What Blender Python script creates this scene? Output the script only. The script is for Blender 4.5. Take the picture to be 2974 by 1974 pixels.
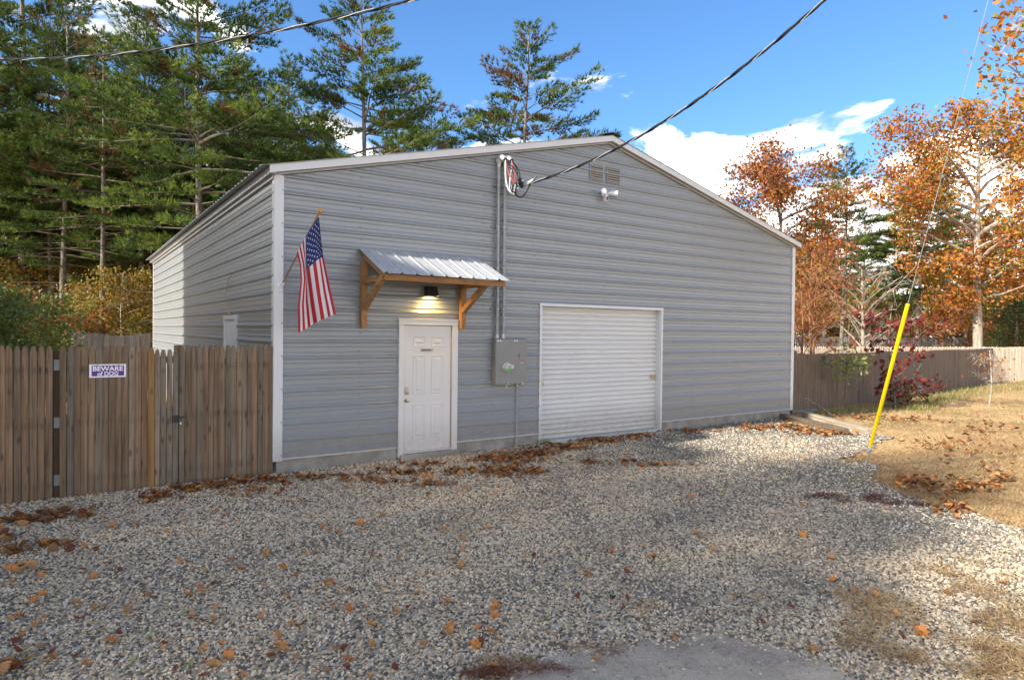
import bpy, math, random
import numpy as np
from mathutils import Matrix, Vector
sc = bpy.context.scene
for o in list(bpy.data.objects): bpy.data.objects.remove(o)
PI = math.pi
rng = np.random.default_rng(7); random.seed(7)
A3 = lambda *a: np.array(a, float)

# ------------------------------------------------------------------ camera
CP = A3(-2.37293107, -9.25224702, 1.77932677); CH, CPI, CR, CF = .599778009, -.0131297663, .01124205, 1895.09444
PW, PH = 2974., 1974.
_f = A3(math.sin(CH)*math.cos(CPI), math.cos(CH)*math.cos(CPI), math.sin(CPI))
_r = A3(math.cos(CH), -math.sin(CH), 0); _u = np.cross(_r, _f)
_r, _u = math.cos(CR)*_r+math.sin(CR)*_u, -math.sin(CR)*_r+math.cos(CR)*_u
cd = bpy.data.cameras.new("camera"); cam = bpy.data.objects.new("camera", cd); sc.collection.objects.link(cam)
cd.sensor_width = 36; cd.lens = CF*36/PW; cd.clip_end = 2000; cd.clip_start = .05
M = Matrix(((_r[0], _u[0], -_f[0], CP[0]), (_r[1], _u[1], -_f[1], CP[1]), (_r[2], _u[2], -_f[2], CP[2]), (0, 0, 0, 1)))
cam.matrix_world = M; sc.camera = cam
def ray(px, py): return _f+_r*(px-PW/2)/CF-_u*(py-PH/2)/CF
def W(px, py, y=0.): d = ray(px, py); return CP+d*((y-CP[1])/d[1])      # a point of the plane y seen at a photo pixel
GZ = -.22
def G(px, py, z=GZ): d = ray(px, py); return CP+d*((z-CP[2])/d[2])      # a point of the ground
def D(px, depth, z=-.25):                                            # a ground point at a given distance
    p = CP+ray(px, 960)*depth; return A3(p[0], p[1], z)

# ------------------------------------------------------------------ sky, sun, exposure
SUN_AZ = math.radians(272.5); SUN_EL = math.radians(31)   # heading clockwise from +y
sd = A3(math.sin(SUN_AZ)*math.cos(SUN_EL), math.cos(SUN_AZ)*math.cos(SUN_EL), math.sin(SUN_EL))
wd = bpy.data.worlds.new("World"); sc.world = wd; wd.use_nodes = True
nt = wd.node_tree; N = nt.nodes; L = nt.links; N.clear()
def wn(t, **k):
    n = N.new(t)
    for a, b in k.items(): setattr(n, a, b)
    return n
def wmath(op, a, b=None, c=None, clamp=False):
    n = wn('ShaderNodeMath', operation=op, use_clamp=clamp)
    for i, v in enumerate((a, b, c)):
        if v is None: continue
        if isinstance(v, (int, float)): n.inputs[i].default_value = v
        else: L.new(v, n.inputs[i])
    return n.outputs[0]
sky = wn('ShaderNodeTexSky', sky_type='NISHITA'); sky.sun_disc = False
sky.sun_elevation = SUN_EL; sky.sun_rotation = SUN_AZ; sky.altitude = 50; sky.air_density = 1.0; sky.dust_density = .3; sky.ozone_density = 2.5
tint = wn('ShaderNodeMix', data_type='RGBA', blend_type='MULTIPLY'); tint.inputs[0].default_value = 1
L.new(sky.outputs[0], tint.inputs[6]); tint.inputs[7].default_value = (.62, .90, 1.15, 1)
bg = wn('ShaderNodeBackground'); bg.inputs[1].default_value = .058; L.new(tint.outputs[2], bg.inputs[0])
tc = wn('ShaderNodeTexCoord'); sep = wn('ShaderNodeSeparateXYZ'); L.new(tc.outputs['Generated'], sep.inputs[0])
zc = wmath('ADD', wmath('MAXIMUM', sep.outputs[2], 0.), .22)
cu = wn('ShaderNodeCombineXYZ'); L.new(wmath('DIVIDE', sep.outputs[0], zc), cu.inputs[0]); L.new(wmath('DIVIDE', sep.outputs[1], zc), cu.inputs[1]); L.new(wmath('MULTIPLY', sep.outputs[2], 2.), cu.inputs[2])
n1 = wn('ShaderNodeTexNoise'); n1.inputs['Scale'].default_value = 2.3; n1.inputs['Detail'].default_value = 9; n1.inputs['Roughness'].default_value = .60; n1.inputs['Distortion'].default_value = .5
mp = wn('ShaderNodeMapping'); mp.inputs['Location'].default_value = (5.3, 2.6, 0); L.new(cu.outputs[0], mp.inputs[0]); L.new(mp.outputs[0], n1.inputs['Vector'])
# low banks of cumulus, thinner wisps above
bias = wn('ShaderNodeValToRGB'); L.new(sep.outputs[2], bias.inputs[0])
cr = bias.color_ramp; cr.elements[0].position = 0.; cr.elements[0].color = (.30,)*3+(1,); cr.elements[1].position = 1.; cr.elements[1].color = (.02,)*3+(1,)
for p, v in ((.13, .29), (.20, .22), (.26, .13), (.31, .03), (.5, .01)):
    e = cr.elements.new(p); e.color = (v, v, v, 1)
# the western half of the sky (left) carries more cloud
west = wmath('MULTIPLY', wmath('ADD', wmath('MULTIPLY', sep.outputs[0], -1.), .22), .16)
val = wmath('ADD', wmath('ADD', n1.outputs[0], bias.outputs[0]), wmath('MAXIMUM', west, -.01))
mask = wn('ShaderNodeMapRange', interpolation_type='SMOOTHSTEP'); L.new(val, mask.inputs[0]); mask.inputs[1].default_value = .60; mask.inputs[2].default_value = .69
n2 = wn('ShaderNodeTexNoise'); n2.inputs['Scale'].default_value = 4.5; n2.inputs['Detail'].default_value = 8; L.new(cu.outputs[0], n2.inputs['Vector'])
ccol = wn('ShaderNodeValToRGB'); L.new(n2.outputs[0], ccol.inputs[0])
ccol.color_ramp.elements[0].position = .38; ccol.color_ramp.elements[0].color = (.105, .112, .125, 1)
ccol.color_ramp.elements[1].position = .78; ccol.color_ramp.elements[1].color = (1., .95, .88, 1)
bgc = wn('ShaderNodeBackground'); bgc.inputs[1].default_value = 1.9; L.new(ccol.outputs[0], bgc.inputs[0])
ms = wn('ShaderNodeMixShader'); L.new(mask.outputs[0], ms.inputs[0]); L.new(bg.outputs[0], ms.inputs[1]); L.new(bgc.outputs[0], ms.inputs[2])
wo = wn('ShaderNodeOutputWorld'); L.new(ms.outputs[0], wo.inputs[0])
sl = bpy.data.lights.new("sun", 'SUN'); sl.energy = 2.6; sl.angle = math.radians(2.); sl.color = (1, .93, .82)
so = bpy.data.objects.new("sun", sl); sc.collection.objects.link(so); so.rotation_euler = Vector(sd).to_track_quat('Z', 'Y').to_euler()
sc.view_settings.view_transform = 'Standard'; sc.view_settings.look = 'None'; sc.view_settings.gamma = 1; sc.view_settings.use_curve_mapping = False
sc.view_settings.exposure = 2.0

# ------------------------------------------------------------------ materials
class NT:
    def __init__(s, name):
        s.m = bpy.data.materials.new(name); s.m.use_nodes = True; s.t = s.m.node_tree; s.t.nodes.clear()
    def n(s, t, **k):
        x = s.t.nodes.new(t)
        for a, b in k.items(): setattr(x, a, b)
        return x
    def l(s, a, b): s.t.links.new(a, b)
    def noise(s, scale, detail=3, rough=.5, vec=None, dist=0):
        x = s.n('ShaderNodeTexNoise'); x.inputs['Scale'].default_value = scale; x.inputs['Detail'].default_value = detail; x.inputs['Roughness'].default_value = rough; x.inputs['Distortion'].default_value = dist
        if vec is not None: s.l(vec, x.inputs['Vector'])
        return x.outputs[0]
    def ramp(s, fac, stops, interp='LINEAR'):
        x = s.n('ShaderNodeValToRGB'); x.color_ramp.interpolation = interp; s.l(fac, x.inputs[0]); r = x.color_ramp
        r.elements[0].position = stops[0][0]; r.elements[0].color = (*stops[0][1], 1); r.elements[1].position = stops[-1][0]; r.elements[1].color = (*stops[-1][1], 1)
        for p, c in stops[1:-1]: e = r.elements.new(p); e.color = (*c, 1)
        return x.outputs[0]
    def mix(s, f, a, b, blend='MIX'):
        x = s.n('ShaderNodeMix', data_type='RGBA', blend_type=blend)
        for i, v in ((0, f), (6, a), (7, b)):
            if isinstance(v, (int, float)): x.inputs[i].default_value = v
            elif isinstance(v, tuple): x.inputs[i].default_value = (*v, 1)
            else: s.l(v, x.inputs[i])
        return x.outputs[2]
    def math(s, op, a, b=0., c=0., clamp=False):
        x = s.n('ShaderNodeMath', operation=op, use_clamp=clamp)
        for i, v in enumerate((a, b, c)):
            if isinstance(v, (int, float)): x.inputs[i].default_value = v
            else: s.l(v, x.inputs[i])
        return x.outputs[0]
    def coord(s, which='Object', scale=(1, 1, 1), rnd=0):
        c = s.n('ShaderNodeTexCoord').outputs[which] if which != 'World' else s.n('ShaderNodeNewGeometry').outputs['Position']
        mpp = s.n('ShaderNodeMapping'); mpp.inputs['Scale'].default_value = scale; s.l(c, mpp.inputs[0])
        if rnd:
            r = s.n('ShaderNodeObjectInfo').outputs['Random']; cb = s.n('ShaderNodeCombineXYZ')
            for i in range(3): s.l(s.math('MULTIPLY', r, rnd*(i+1)), cb.inputs[i])
            s.l(cb.outputs[0], mpp.inputs['Location'])
        return mpp.outputs[0]
    def out(s, col, rough=.6, metal=0., bump=None, bstr=.3, bdist=.01, spec=.5, trans=0.):
        p = s.n('ShaderNodeBsdfPrincipled')
        if isinstance(col, tuple): p.inputs['Base Color'].default_value = (*col, 1)
        else: s.l(col, p.inputs['Base Color'])
        if isinstance(rough, (int, float)): p.inputs['Roughness'].default_value = rough
        else: s.l(rough, p.inputs['Roughness'])
        p.inputs['Metallic'].default_value = metal; p.inputs['Specular IOR Level'].default_value = spec
        if bump is not None:
            b = s.n('ShaderNodeBump'); b.inputs['Strength'].default_value = bstr; b.inputs['Distance'].default_value = bdist; s.l(bump, b.inputs['Height']); s.l(b.outputs[0], p.inputs['Normal'])
        o = s.n('ShaderNodeOutputMaterial')
        if trans:
            t = s.n('ShaderNodeBsdfTranslucent')
            if isinstance(col, tuple): t.inputs[0].default_value = (*col, 1)
            else: s.l(col, t.inputs[0])
            mx = s.n('ShaderNodeMixShader'); mx.inputs[0].default_value = trans; s.l(p.outputs[0], mx.inputs[1]); s.l(t.outputs[0], mx.inputs[2]); s.l(mx.outputs[0], o.inputs[0])
        else: s.l(p.outputs[0], o.inputs[0])
        return s.m
def plain(name, col, rough=.6, metal=0., var=.12, scale=8., bstr=.15, spec=.5):
    m = NT(name); n_ = m.noise(scale, 4, .6, m.coord('Object'))
    c = m.ramp(n_, [(.3, tuple(x*(1-var) for x in col)), (.7, tuple(min(1, x*(1+var)) for x in col))])
    return m.out(c, rough, metal, n_, bstr, .004, spec)
def painted_metal(name, col, rough=.38, dirt=.16, splash=0., coat=0.):
    m = NT(name); v = m.coord('World'); big = m.noise(.7, 4, .6, v)
    st = m.noise(2.2, 5, .65, m.coord('World', (6, 6, .5)))
    c = m.mix(m.math('MULTIPLY', m.math('SUBTRACT', st, .50, clamp=True), dirt*6, clamp=True), col, tuple(x*.74 for x in col))
    c = m.mix(m.math('MULTIPLY', big, .25), c, tuple(min(1, x*1.12) for x in col))
    if splash:
        sx = m.n('ShaderNodeSeparateXYZ'); m.l(v, sx.inputs[0]); h = m.math('MULTIPLY', m.math('SUBTRACT', .45, sx.outputs[2], clamp=True), 2.4, clamp=True)
        c = m.mix(m.math('MULTIPLY', m.math('MULTIPLY', h, m.noise(9, 6, .7, v)), splash), c, (.20, .165, .125))
    wav = m.noise(.8, 2, .5, v)
    o = m.out(c, m.math('ADD', m.math('MULTIPLY', big, .10), rough-.05), 0, wav, .03, .008, .6)
    if coat:
        p = [n for n in m.t.nodes if n.type == 'BSDF_PRINCIPLED'][0]; p.inputs['Coat Weight'].default_value = coat; p.inputs['Coat Roughness'].default_value = .18
    return o
def wood(name, c_lo, c_mid, c_hi, rough=.75, rnd=13, var=1., grainz=1.2, axis='z', nails=False):
    m = NT(name); sc_ = {'z': (26, 26, grainz), 'x': (grainz, 26, 26), 'y': (26, grainz, 26)}[axis]
    v = m.coord('Object', sc_, rnd); g = m.noise(1.0, 6, .65, v, .6)
    base = m.ramp(g, [(.3, c_lo), (.5, c_mid), (.72, c_hi)])
    r = m.n('ShaderNodeObjectInfo').outputs['Random']
    tone = m.ramp(r, [(0, (.58, .60, .60)), (.2, (.95, .88, .80)), (.4, (.74, .76, .76)), (.6, (1.12, 1.0, .88)), (.8, (.80, .74, .66)), (1, (1.0, .97, .93))])
    base = m.mix(var, base, m.mix(1., base, tone, 'MULTIPLY'))
    v2 = m.coord('Object', (9, 9, 3.2) if axis == 'z' else (3.2, 9, 9) if axis == 'x' else (9, 3.2, 9), rnd)
    vo = m.n('ShaderNodeTexVoronoi'); vo.inputs['Scale'].default_value = 1.; m.l(v2, vo.inputs['Vector'])
    kn = m.ramp(vo.outputs['Distance'], [(.07, (1, 1, 1)), (.20, (0, 0, 0))])
    base = m.mix(m.math('MULTIPLY', kn, .78), base, tuple(x*.32 for x in c_lo))
    bl = m.noise(1.6, 3, .6, m.coord('Object', (1.5, 1.5, 1.), rnd))
    base = m.mix(m.math('MULTIPLY', m.math('SUBTRACT', bl, .52, clamp=True), 2.6, clamp=True), base, tuple(x*.62 for x in c_mid))
    if nails:
        sz = m.n('ShaderNodeSeparateXYZ'); m.l(m.n('ShaderNodeTexCoord').outputs['Object'], sz.inputs[0]); tot = None
        for c_ in (.24, .93, 1.56):
            b_ = m.math('SUBTRACT', 1., m.math('MULTIPLY', m.math('ABSOLUTE', m.math('SUBTRACT', sz.outputs[2], c_-.035)), 15.), clamp=True); tot = b_ if tot is None else m.math('ADD', tot, b_)
        sn = m.noise(1., 2, .5, m.coord('Object', (90, 90, 2), rnd)); f_ = m.math('MULTIPLY', tot, m.math('MULTIPLY', m.math('SUBTRACT', sn, .50, clamp=True), 7., clamp=True), clamp=True)
        base = m.mix(m.math('MULTIPLY', f_, .8), base, (.035, .026, .02))
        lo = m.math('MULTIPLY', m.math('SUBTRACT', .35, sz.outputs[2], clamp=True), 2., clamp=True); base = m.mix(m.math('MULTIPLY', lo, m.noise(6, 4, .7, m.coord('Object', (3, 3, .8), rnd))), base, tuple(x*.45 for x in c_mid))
    return m.out(base, rough, 0, g, .5, .004, .3)
def leafmat(name, cols, trans=.3, rough=.55, rndface=True):
    m = NT(name); v = m.coord('World'); n_ = m.noise(2.3, 3, .6, v)
    n3 = m.noise(31, 2, .5, v)
    f = m.math('ADD', m.math('MULTIPLY', n_, .55), m.math('MULTIPLY', n3, .45))
    k = len(cols); c = m.ramp(f, [(.32+.36*i/(k-1), cols[i]) for i in range(k)])
    return m.out(c, rough, 0, None, trans=trans, spec=.25)
MT = {}
MT['siding'] = painted_metal('siding_paint', (.245, .262, .273), .32, .03, .9, .2)
MT['trim'] = painted_metal('white_trim_paint', (.62, .62, .615), .4, .05, .7)
MT['fascia'] = painted_metal('fascia_paint', (.44, .445, .45), .4, .1)
MT['roof'] = painted_metal('roof_paint', (.36, .37, .38), .45)
MT['ridge'] = plain('ridge_dark', (.05, .05, .05), .6)
MT['curtain'] = painted_metal('roll_door_paint', (.62, .61, .59), .36, .08, .8)
MT['door'] = painted_metal('door_paint', (.64, .62, .59), .45, .10, .6)
MT['galv'] = plain('galvanised_steel', (.50, .51, .51), .42, .35, .15, 14); MT['hinge'] = plain('hinge_steel', (.15, .155, .155), .5, .3, .15, 14)
MT['screw'] = plain('screw_head', (.20, .20, .20), .5, .4)
MT['nickel'] = plain('nickel', (.45, .41, .35), .3, .9)
MT['brass'] = plain('brass', (.45, .36, .18), .4, .7)
MT['black'] = plain('black_plastic', (.012, .012, .013), .4)
MT['white'] = plain('white_plastic', (.80, .80, .78), .35)
MT['dark'] = plain('dark_void', (.03, .03, .03), .8)
MT['cable'] = plain('cable_rubber', (.010, .010, .011), .65, spec=.2); MT['bare'] = plain('bare_conductor', (.30, .30, .30), .6, .2); MT['boxgrey'] = plain('box_grey_paint', (.22, .22, .21), .45, 0, .06, 5)
MT['conduit'] = plain('conduit_grey', (.30, .31, .315), .5, .2, .14, 10)
MT['red'] = plain('red_label', (.62, .02, .03), .5)
MT['redwire'] = plain('red_wire', (.65, .07, .03), .5)
MT['green'] = plain('green_label', (.06, .42, .05), .5)
MT['purple'] = plain('purple_print', (.13, .012, .20), .5, 0, .04)
MT['signwhite'] = plain('sign_white', (.82, .82, .86), .5, 0, .03)
MT['yellow'] = plain('yellow_guard', (.86, .62, .0), .4, 0, .04)
MT['gold'] = plain('gold_finial', (.55, .27, .06), .4, .2)
MT['plate'] = plain('plate_tan', (.42, .39, .33), .5)
def concrete():
    m = NT('foundation_concrete'); v = m.coord('World'); a = m.noise(3, 6, .65, v); b = m.noise(60, 3, .6, v)
    c = m.ramp(a, [(.3, (.17, .155, .135)), (.55, (.27, .255, .225)), (.72, (.36, .345, .31))])
    return m.out(c, .9, 0, m.math('ADD', a, m.math('MULTIPLY', b, .4)), .6, .01, .2)
MT['concrete'] = concrete()
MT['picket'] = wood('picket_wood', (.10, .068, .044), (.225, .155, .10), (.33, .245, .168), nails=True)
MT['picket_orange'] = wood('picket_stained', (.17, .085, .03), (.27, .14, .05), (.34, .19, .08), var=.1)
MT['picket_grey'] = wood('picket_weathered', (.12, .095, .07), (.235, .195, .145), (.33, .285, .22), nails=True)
MT['post'] = wood('dark_post_wood', (.035, .022, .015), (.06, .038, .025), (.09, .06, .04))
MT['oldgrey'] = wood('old_grey_boards', (.10, .095, .09), (.20, .19, .185), (.30, .29, .28))
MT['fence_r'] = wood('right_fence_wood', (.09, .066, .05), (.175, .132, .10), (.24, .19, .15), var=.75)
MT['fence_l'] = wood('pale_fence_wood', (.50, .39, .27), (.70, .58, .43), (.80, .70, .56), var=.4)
MT['cedar_x'] = wood('awning_wood_x', (.18, .085, .03), (.29, .15, .055), (.38, .21, .09), axis='x', var=.3, grainz=2)
MT['cedar_z'] = wood('awning_wood_z', (.22, .11, .04), (.34, .18, .07), (.43, .25, .11), axis='z', var=.3, grainz=2)
MT['cedar_y'] = wood('awning_wood_y', (.22, .12, .05), (.36, .20, .09), (.45, .28, .14), axis='y', var=.3, grainz=2)
MT['timber'] = wood('timber_wood', (.20, .16, .11), (.36, .30, .22), (.50, .44, .34), axis='y', var=.2)
MT['timber_dark'] = wood('timber_dark_wood', (.07, .05, .035), (.16, .12, .085), (.28, .22, .16), axis='y', var=.2)
MT['straw'] = leafmat('dry_grass', [(.30, .19, .08), (.52, .36, .17), (.64, .48, .26), (.40, .26, .11)], .25)
MT['thatch'] = leafmat('brown_thatch', [(.20, .11, .045), (.33, .20, .085), (.46, .30, .14)], .15)
MT['grass'] = leafmat('green_grass', [(.06, .10, .02), (.14, .19, .04), (.25, .25, .07)], .3)
MT['mulch'] = plain('red_mulch', (.11, .022, .012), .8, 0, .4, 40)
MT['litter'] = leafmat('leaf_litter_brown', [(.13, .055, .022), (.24, .115, .045), (.34, .18, .08)], .15)
MT['leaf_tan'] = leafmat('leaf_tan', [(.36, .16, .05), (.48, .25, .09), (.30, .13, .04)], .15)
MT['leaf_orange'] = leafmat('leaf_orange', [(.50, .16, .03), (.62, .24, .06), (.40, .11, .02)], .15)
MT['leaf_green'] = leafmat('leaf_green', [(.14, .17, .03), (.30, .32, .08), (.09, .13, .03)], .15)
MT['leaf_dark'] = leafmat('leaf_dark', [(.12, .035, .015), (.20, .06, .025), (.09, .03, .015)], .1)
MT['pine_a'] = leafmat('pine_needles', [(.022, .044, .011), (.054, .093, .018), (.12, .165, .033)], .35)
MT['pine_b'] = leafmat('pine_needles_bright', [(.085, .135, .022), (.15, .21, .035), (.24, .28, .06)], .35)
MT['pine_brown'] = leafmat('pine_needles_brown', [(.10, .045, .015), (.17, .085, .03), (.09, .07, .02)], .2)
MT['oak_red'] = leafmat('red_foliage', [(.11, .032, .014), (.24, .068, .024), (.34, .12, .04), (.17, .08, .022)], .38)
MT['oak_orange'] = leafmat('orange_foliage', [(.26, .08, .014), (.47, .16, .026), (.55, .235, .045), (.30, .15, .02)], .42)
MT['oak_yellow'] = leafmat('yellow_green_foliage', [(.13, .12, .018), (.27, .20, .025), (.42, .27, .035)], .4)
MT['under_orange'] = leafmat('undergrowth_foliage', [(.10, .045, .014), (.22, .105, .025), (.30, .17, .03), (.09, .09, .02)], .35)
MT['under_green'] = leafmat('green_shrub_foliage', [(.06, .10, .02), (.20, .26, .06), (.42, .42, .15)], .3)
MT['maroon'] = leafmat('maroon_foliage', [(.07, .012, .012), (.15, .025, .022), (.26, .05, .03)], .3)
MT['spruce'] = leafmat('spruce_needles', [(.03, .05, .016), (.07, .10, .03), (.13, .16, .055)], .2)
def bark(name, a, b, c):
    m = NT(name); v = m.coord('Object', (7, 7, 1.6)); n_ = m.noise(1.6, 7, .7, v, .8); pz = m.noise(1.3, 3, .6, m.coord('World'))
    col = m.ramp(n_, [(.32, a), (.52, b), (.70, c)]); col = m.mix(m.math('MULTIPLY', m.math('SUBTRACT', pz, .5, clamp=True), 2, clamp=True), col, tuple(x*1.35 for x in b))
    return m.out(col, .9, 0, n_, .8, .03, .2)
MT['bark'] = bark('pine_bark', (.06, .05, .04), (.17, .145, .12), (.36, .32, .28))
MT['bark_pale'] = bark('pale_bark', (.16, .13, .10), (.34, .29, .23), (.50, .45, .38))
MT['bark_red'] = bark('reddish_stems', (.13, .06, .03), (.26, .12, .06), (.36, .20, .11))
MT['twig'] = plain('dead_twigs', (.15, .12, .088), .9, 0, .3, 3)

def snoise(x, y, s=1., seed=0):
    r = np.random.default_rng(seed); o = 0
    for _ in range(6):
        a, b, ph = r.normal(0, s), r.normal(0, s), r.uniform(0, 6.28); o = o+np.sin(a*x+b*y+ph)
    return o/6
TR = [[(1.3, -6.3), (1.6, -4.8), (2.6, -3.2), (4.2, -1.9), (5.2, -.6)], [(3.0, -6.6), (3.4, -5.2), (4.4, -3.8), (6.0, -2.4), (7.0, -.7)], [(-4.5, -3.0), (-1.5, -3.4), (1.5, -3.1), (4.2, -1.9), (7.5, -2.2), (10, -3)], [(-4.0, -5.0), (-1.0, -5.2), (2.0, -4.7), (5.5, -3.9), (8.5, -4.4)]]
def track(x, y):
    d = np.full(np.shape(x), 9.)
    for P_ in TR:
        for (x0, y0), (x1, y1) in zip(P_[:-1], P_[1:]):
            t = np.clip(((x-x0)*(x1-x0)+(y-y0)*(y1-y0))/((x1-x0)**2+(y1-y0)**2), 0, 1); d = np.minimum(d, np.hypot(x-x0-t*(x1-x0), y-y0-t*(y1-y0)))
    return np.clip(1-d/.26, 0, 1)*np.clip(.65+.9*snoise(x, y, 1.7, 61), 0, 1)
def gravel_mat(name, inst):
    m = NT(name); wv = m.coord('World')
    if inst:
        r = m.n('ShaderNodeObjectInfo').outputs['Random']; tone_v = m.noise(.42, 4, .6, wv)
    else:
        vo = m.n('ShaderNodeTexVoronoi'); vo.inputs['Scale'].default_value = 28; m.l(wv, vo.inputs['Vector'])
        sx = m.n('ShaderNodeSeparateXYZ'); m.l(vo.outputs['Color'], sx.inputs[0]); r = sx.outputs[0]; tone_v = m.noise(.42, 4, .6, wv)
    pale = m.ramp(r, [(0, (.115, .098, .075)), (.18, (.19, .165, .13)), (.30, (.45, .355, .235)), (.52, (.68, .55, .375)), (.72, (.82, .68, .485)), (.84, (.48, .30, .16)), (.92, (.88, .79, .62)), (1, (.26, .215, .155))])
    grey = m.ramp(r, [(0, (.10, .090, .076)), (.32, (.165, .148, .125)), (.58, (.25, .225, .185)), (.76, (.36, .315, .25)), (.88, (.60, .52, .39)), (1, (.78, .70, .56))])
    sx2 = m.n('ShaderNodeSeparateXYZ'); m.l(wv, sx2.inputs[0])
    ex = m.math('MULTIPLY', m.math('ADD', sx2.outputs[0], m.math('MULTIPLY', sx2.outputs[1], -.15)), .15)     # greyer stone to the east
    f = m.math('ADD', m.math('MULTIPLY', m.math('SUBTRACT', tone_v, .5), 3.4), m.math('ADD', ex, -.32), clamp=True)
    col = m.mix(f, pale, grey)
    if inst:
        n_ = m.noise(90, 3, .6, wv); return m.out(m.mix(m.math('MULTIPLY', n_, .5), col, m.mix(1., col, (.62, .58, .52), 'MULTIPLY')), .8, 0, n_, .25, .002, .3)
    d = m.ramp(vo.outputs['Distance'], [(.0, (1, 1, 1)), (.75, (0, 0, 0))])
    soil = m.noise(.9, 5, .6, wv)
    tr_ = m.n('ShaderNodeAttribute'); tr_.attribute_name = 'track'; col = m.mix(.34, col, (.27, .235, .19)); col = m.mix(m.math('MULTIPLY', tr_.outputs['Fac'], .8, clamp=True), col, (.185, .15, .115)); col = m.mix(m.math('MULTIPLY', m.math('SUBTRACT', soil, .56, clamp=True), 3, clamp=True), col, (.17, .125, .085))
    return m.out(col, .85, 0, d, .9, .012, .3)
MT['gravel_base'] = gravel_mat('gravel_base', False); MT['pebble'] = gravel_mat('gravel_pebble', True)
def soil_mat():
    m = NT('lawn_soil'); v = m.coord('World'); a = m.noise(.55, 6, .65, v); b = m.noise(14, 5, .7, v); g = m.noise(.33, 4, .6, m.coord('World', (1, 1, 1)))
    c = m.ramp(m.math('ADD', m.math('MULTIPLY', a, .5), m.math('MULTIPLY', b, .5)), [(.34, (.17, .105, .05)), (.48, (.38, .25, .12)), (.62, (.56, .41, .22))])
    c = m.mix(m.math('MULTIPLY', m.math('SUBTRACT', g, .58, clamp=True), 4, clamp=True), c, (.17, .17, .06))
    return m.out(c, .95, 0, b, .8, .03, .1)
MT['soil'] = soil_mat()
def pad_mat():
    m = NT('pad_asphalt'); v = m.coord('World'); a = m.noise(2.2, 7, .65, v); b = m.noise(120, 3, .6, v); g = m.noise(26, 5, .7, v)
    c = m.ramp(a, [(.3, (.30, .23, .165)), (.5, (.47, .385, .285)), (.7, (.58, .49, .37))]); c = m.mix(m.math('MULTIPLY', m.math('SUBTRACT', b, .56, clamp=True), 6, clamp=True), c, (.74, .68, .58))
    c = m.mix(m.math('MULTIPLY', m.math('SUBTRACT', g, .54, clamp=True), 4.5, clamp=True), c, (.19, .145, .105))
    return m.out(c, .95, 0, m.math('ADD', b, m.math('MULTIPLY', g, 1.5)), .8, .012, .15)
MT['pad'] = pad_mat()

# ------------------------------------------------------------------ object helpers
COL = sc.collection
def tag(o, label=None, cat=None, group=None, kind=None):
    if label: o['label'] = label
    if cat: o['category'] = cat
    if group: o['group'] = group
    if kind: o['kind'] = kind
    return o
def empty(name, loc=(0, 0, 0), rz=0., **k):
    o = bpy.data.objects.new(name, None); COL.objects.link(o); o.location = loc; o.rotation_euler = (0, 0, rz); o.empty_display_size = .2; return tag(o, **k)
def link(name, me, parent=None, loc=(0, 0, 0), rot=(0, 0, 0), scale=(1, 1, 1)):
    o = bpy.data.objects.new(name, me); COL.objects.link(o); o.parent = parent; o.location = loc; o.rotation_euler = rot; o.scale = scale; return o
def tri_mesh(name, V, F, mats, mi=None, smooth=False):
    """V (n,3), F (m,k) with k 3 or 4"""
    V = np.asarray(V, np.float32); F = np.asarray(F, np.int32); me = bpy.data.meshes.new(name); m, k = F.shape
    me.vertices.add(len(V)); me.vertices.foreach_set('co', V.ravel()); me.loops.add(m*k); me.loops.foreach_set('vertex_index', F.ravel())
    me.polygons.add(m); me.polygons.foreach_set('loop_start', np.arange(0, m*k, k, dtype=np.int32)); me.polygons.foreach_set('loop_total', np.full(m, k, np.int32))
    for x in mats: me.materials.append(x)
    if mi is not None: me.polygons.foreach_set('material_index', np.asarray(mi, np.int32))
    if smooth: me.polygons.foreach_set('use_smooth', np.ones(m, bool))
    me.update(calc_edges=True); me.validate(); return me
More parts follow.
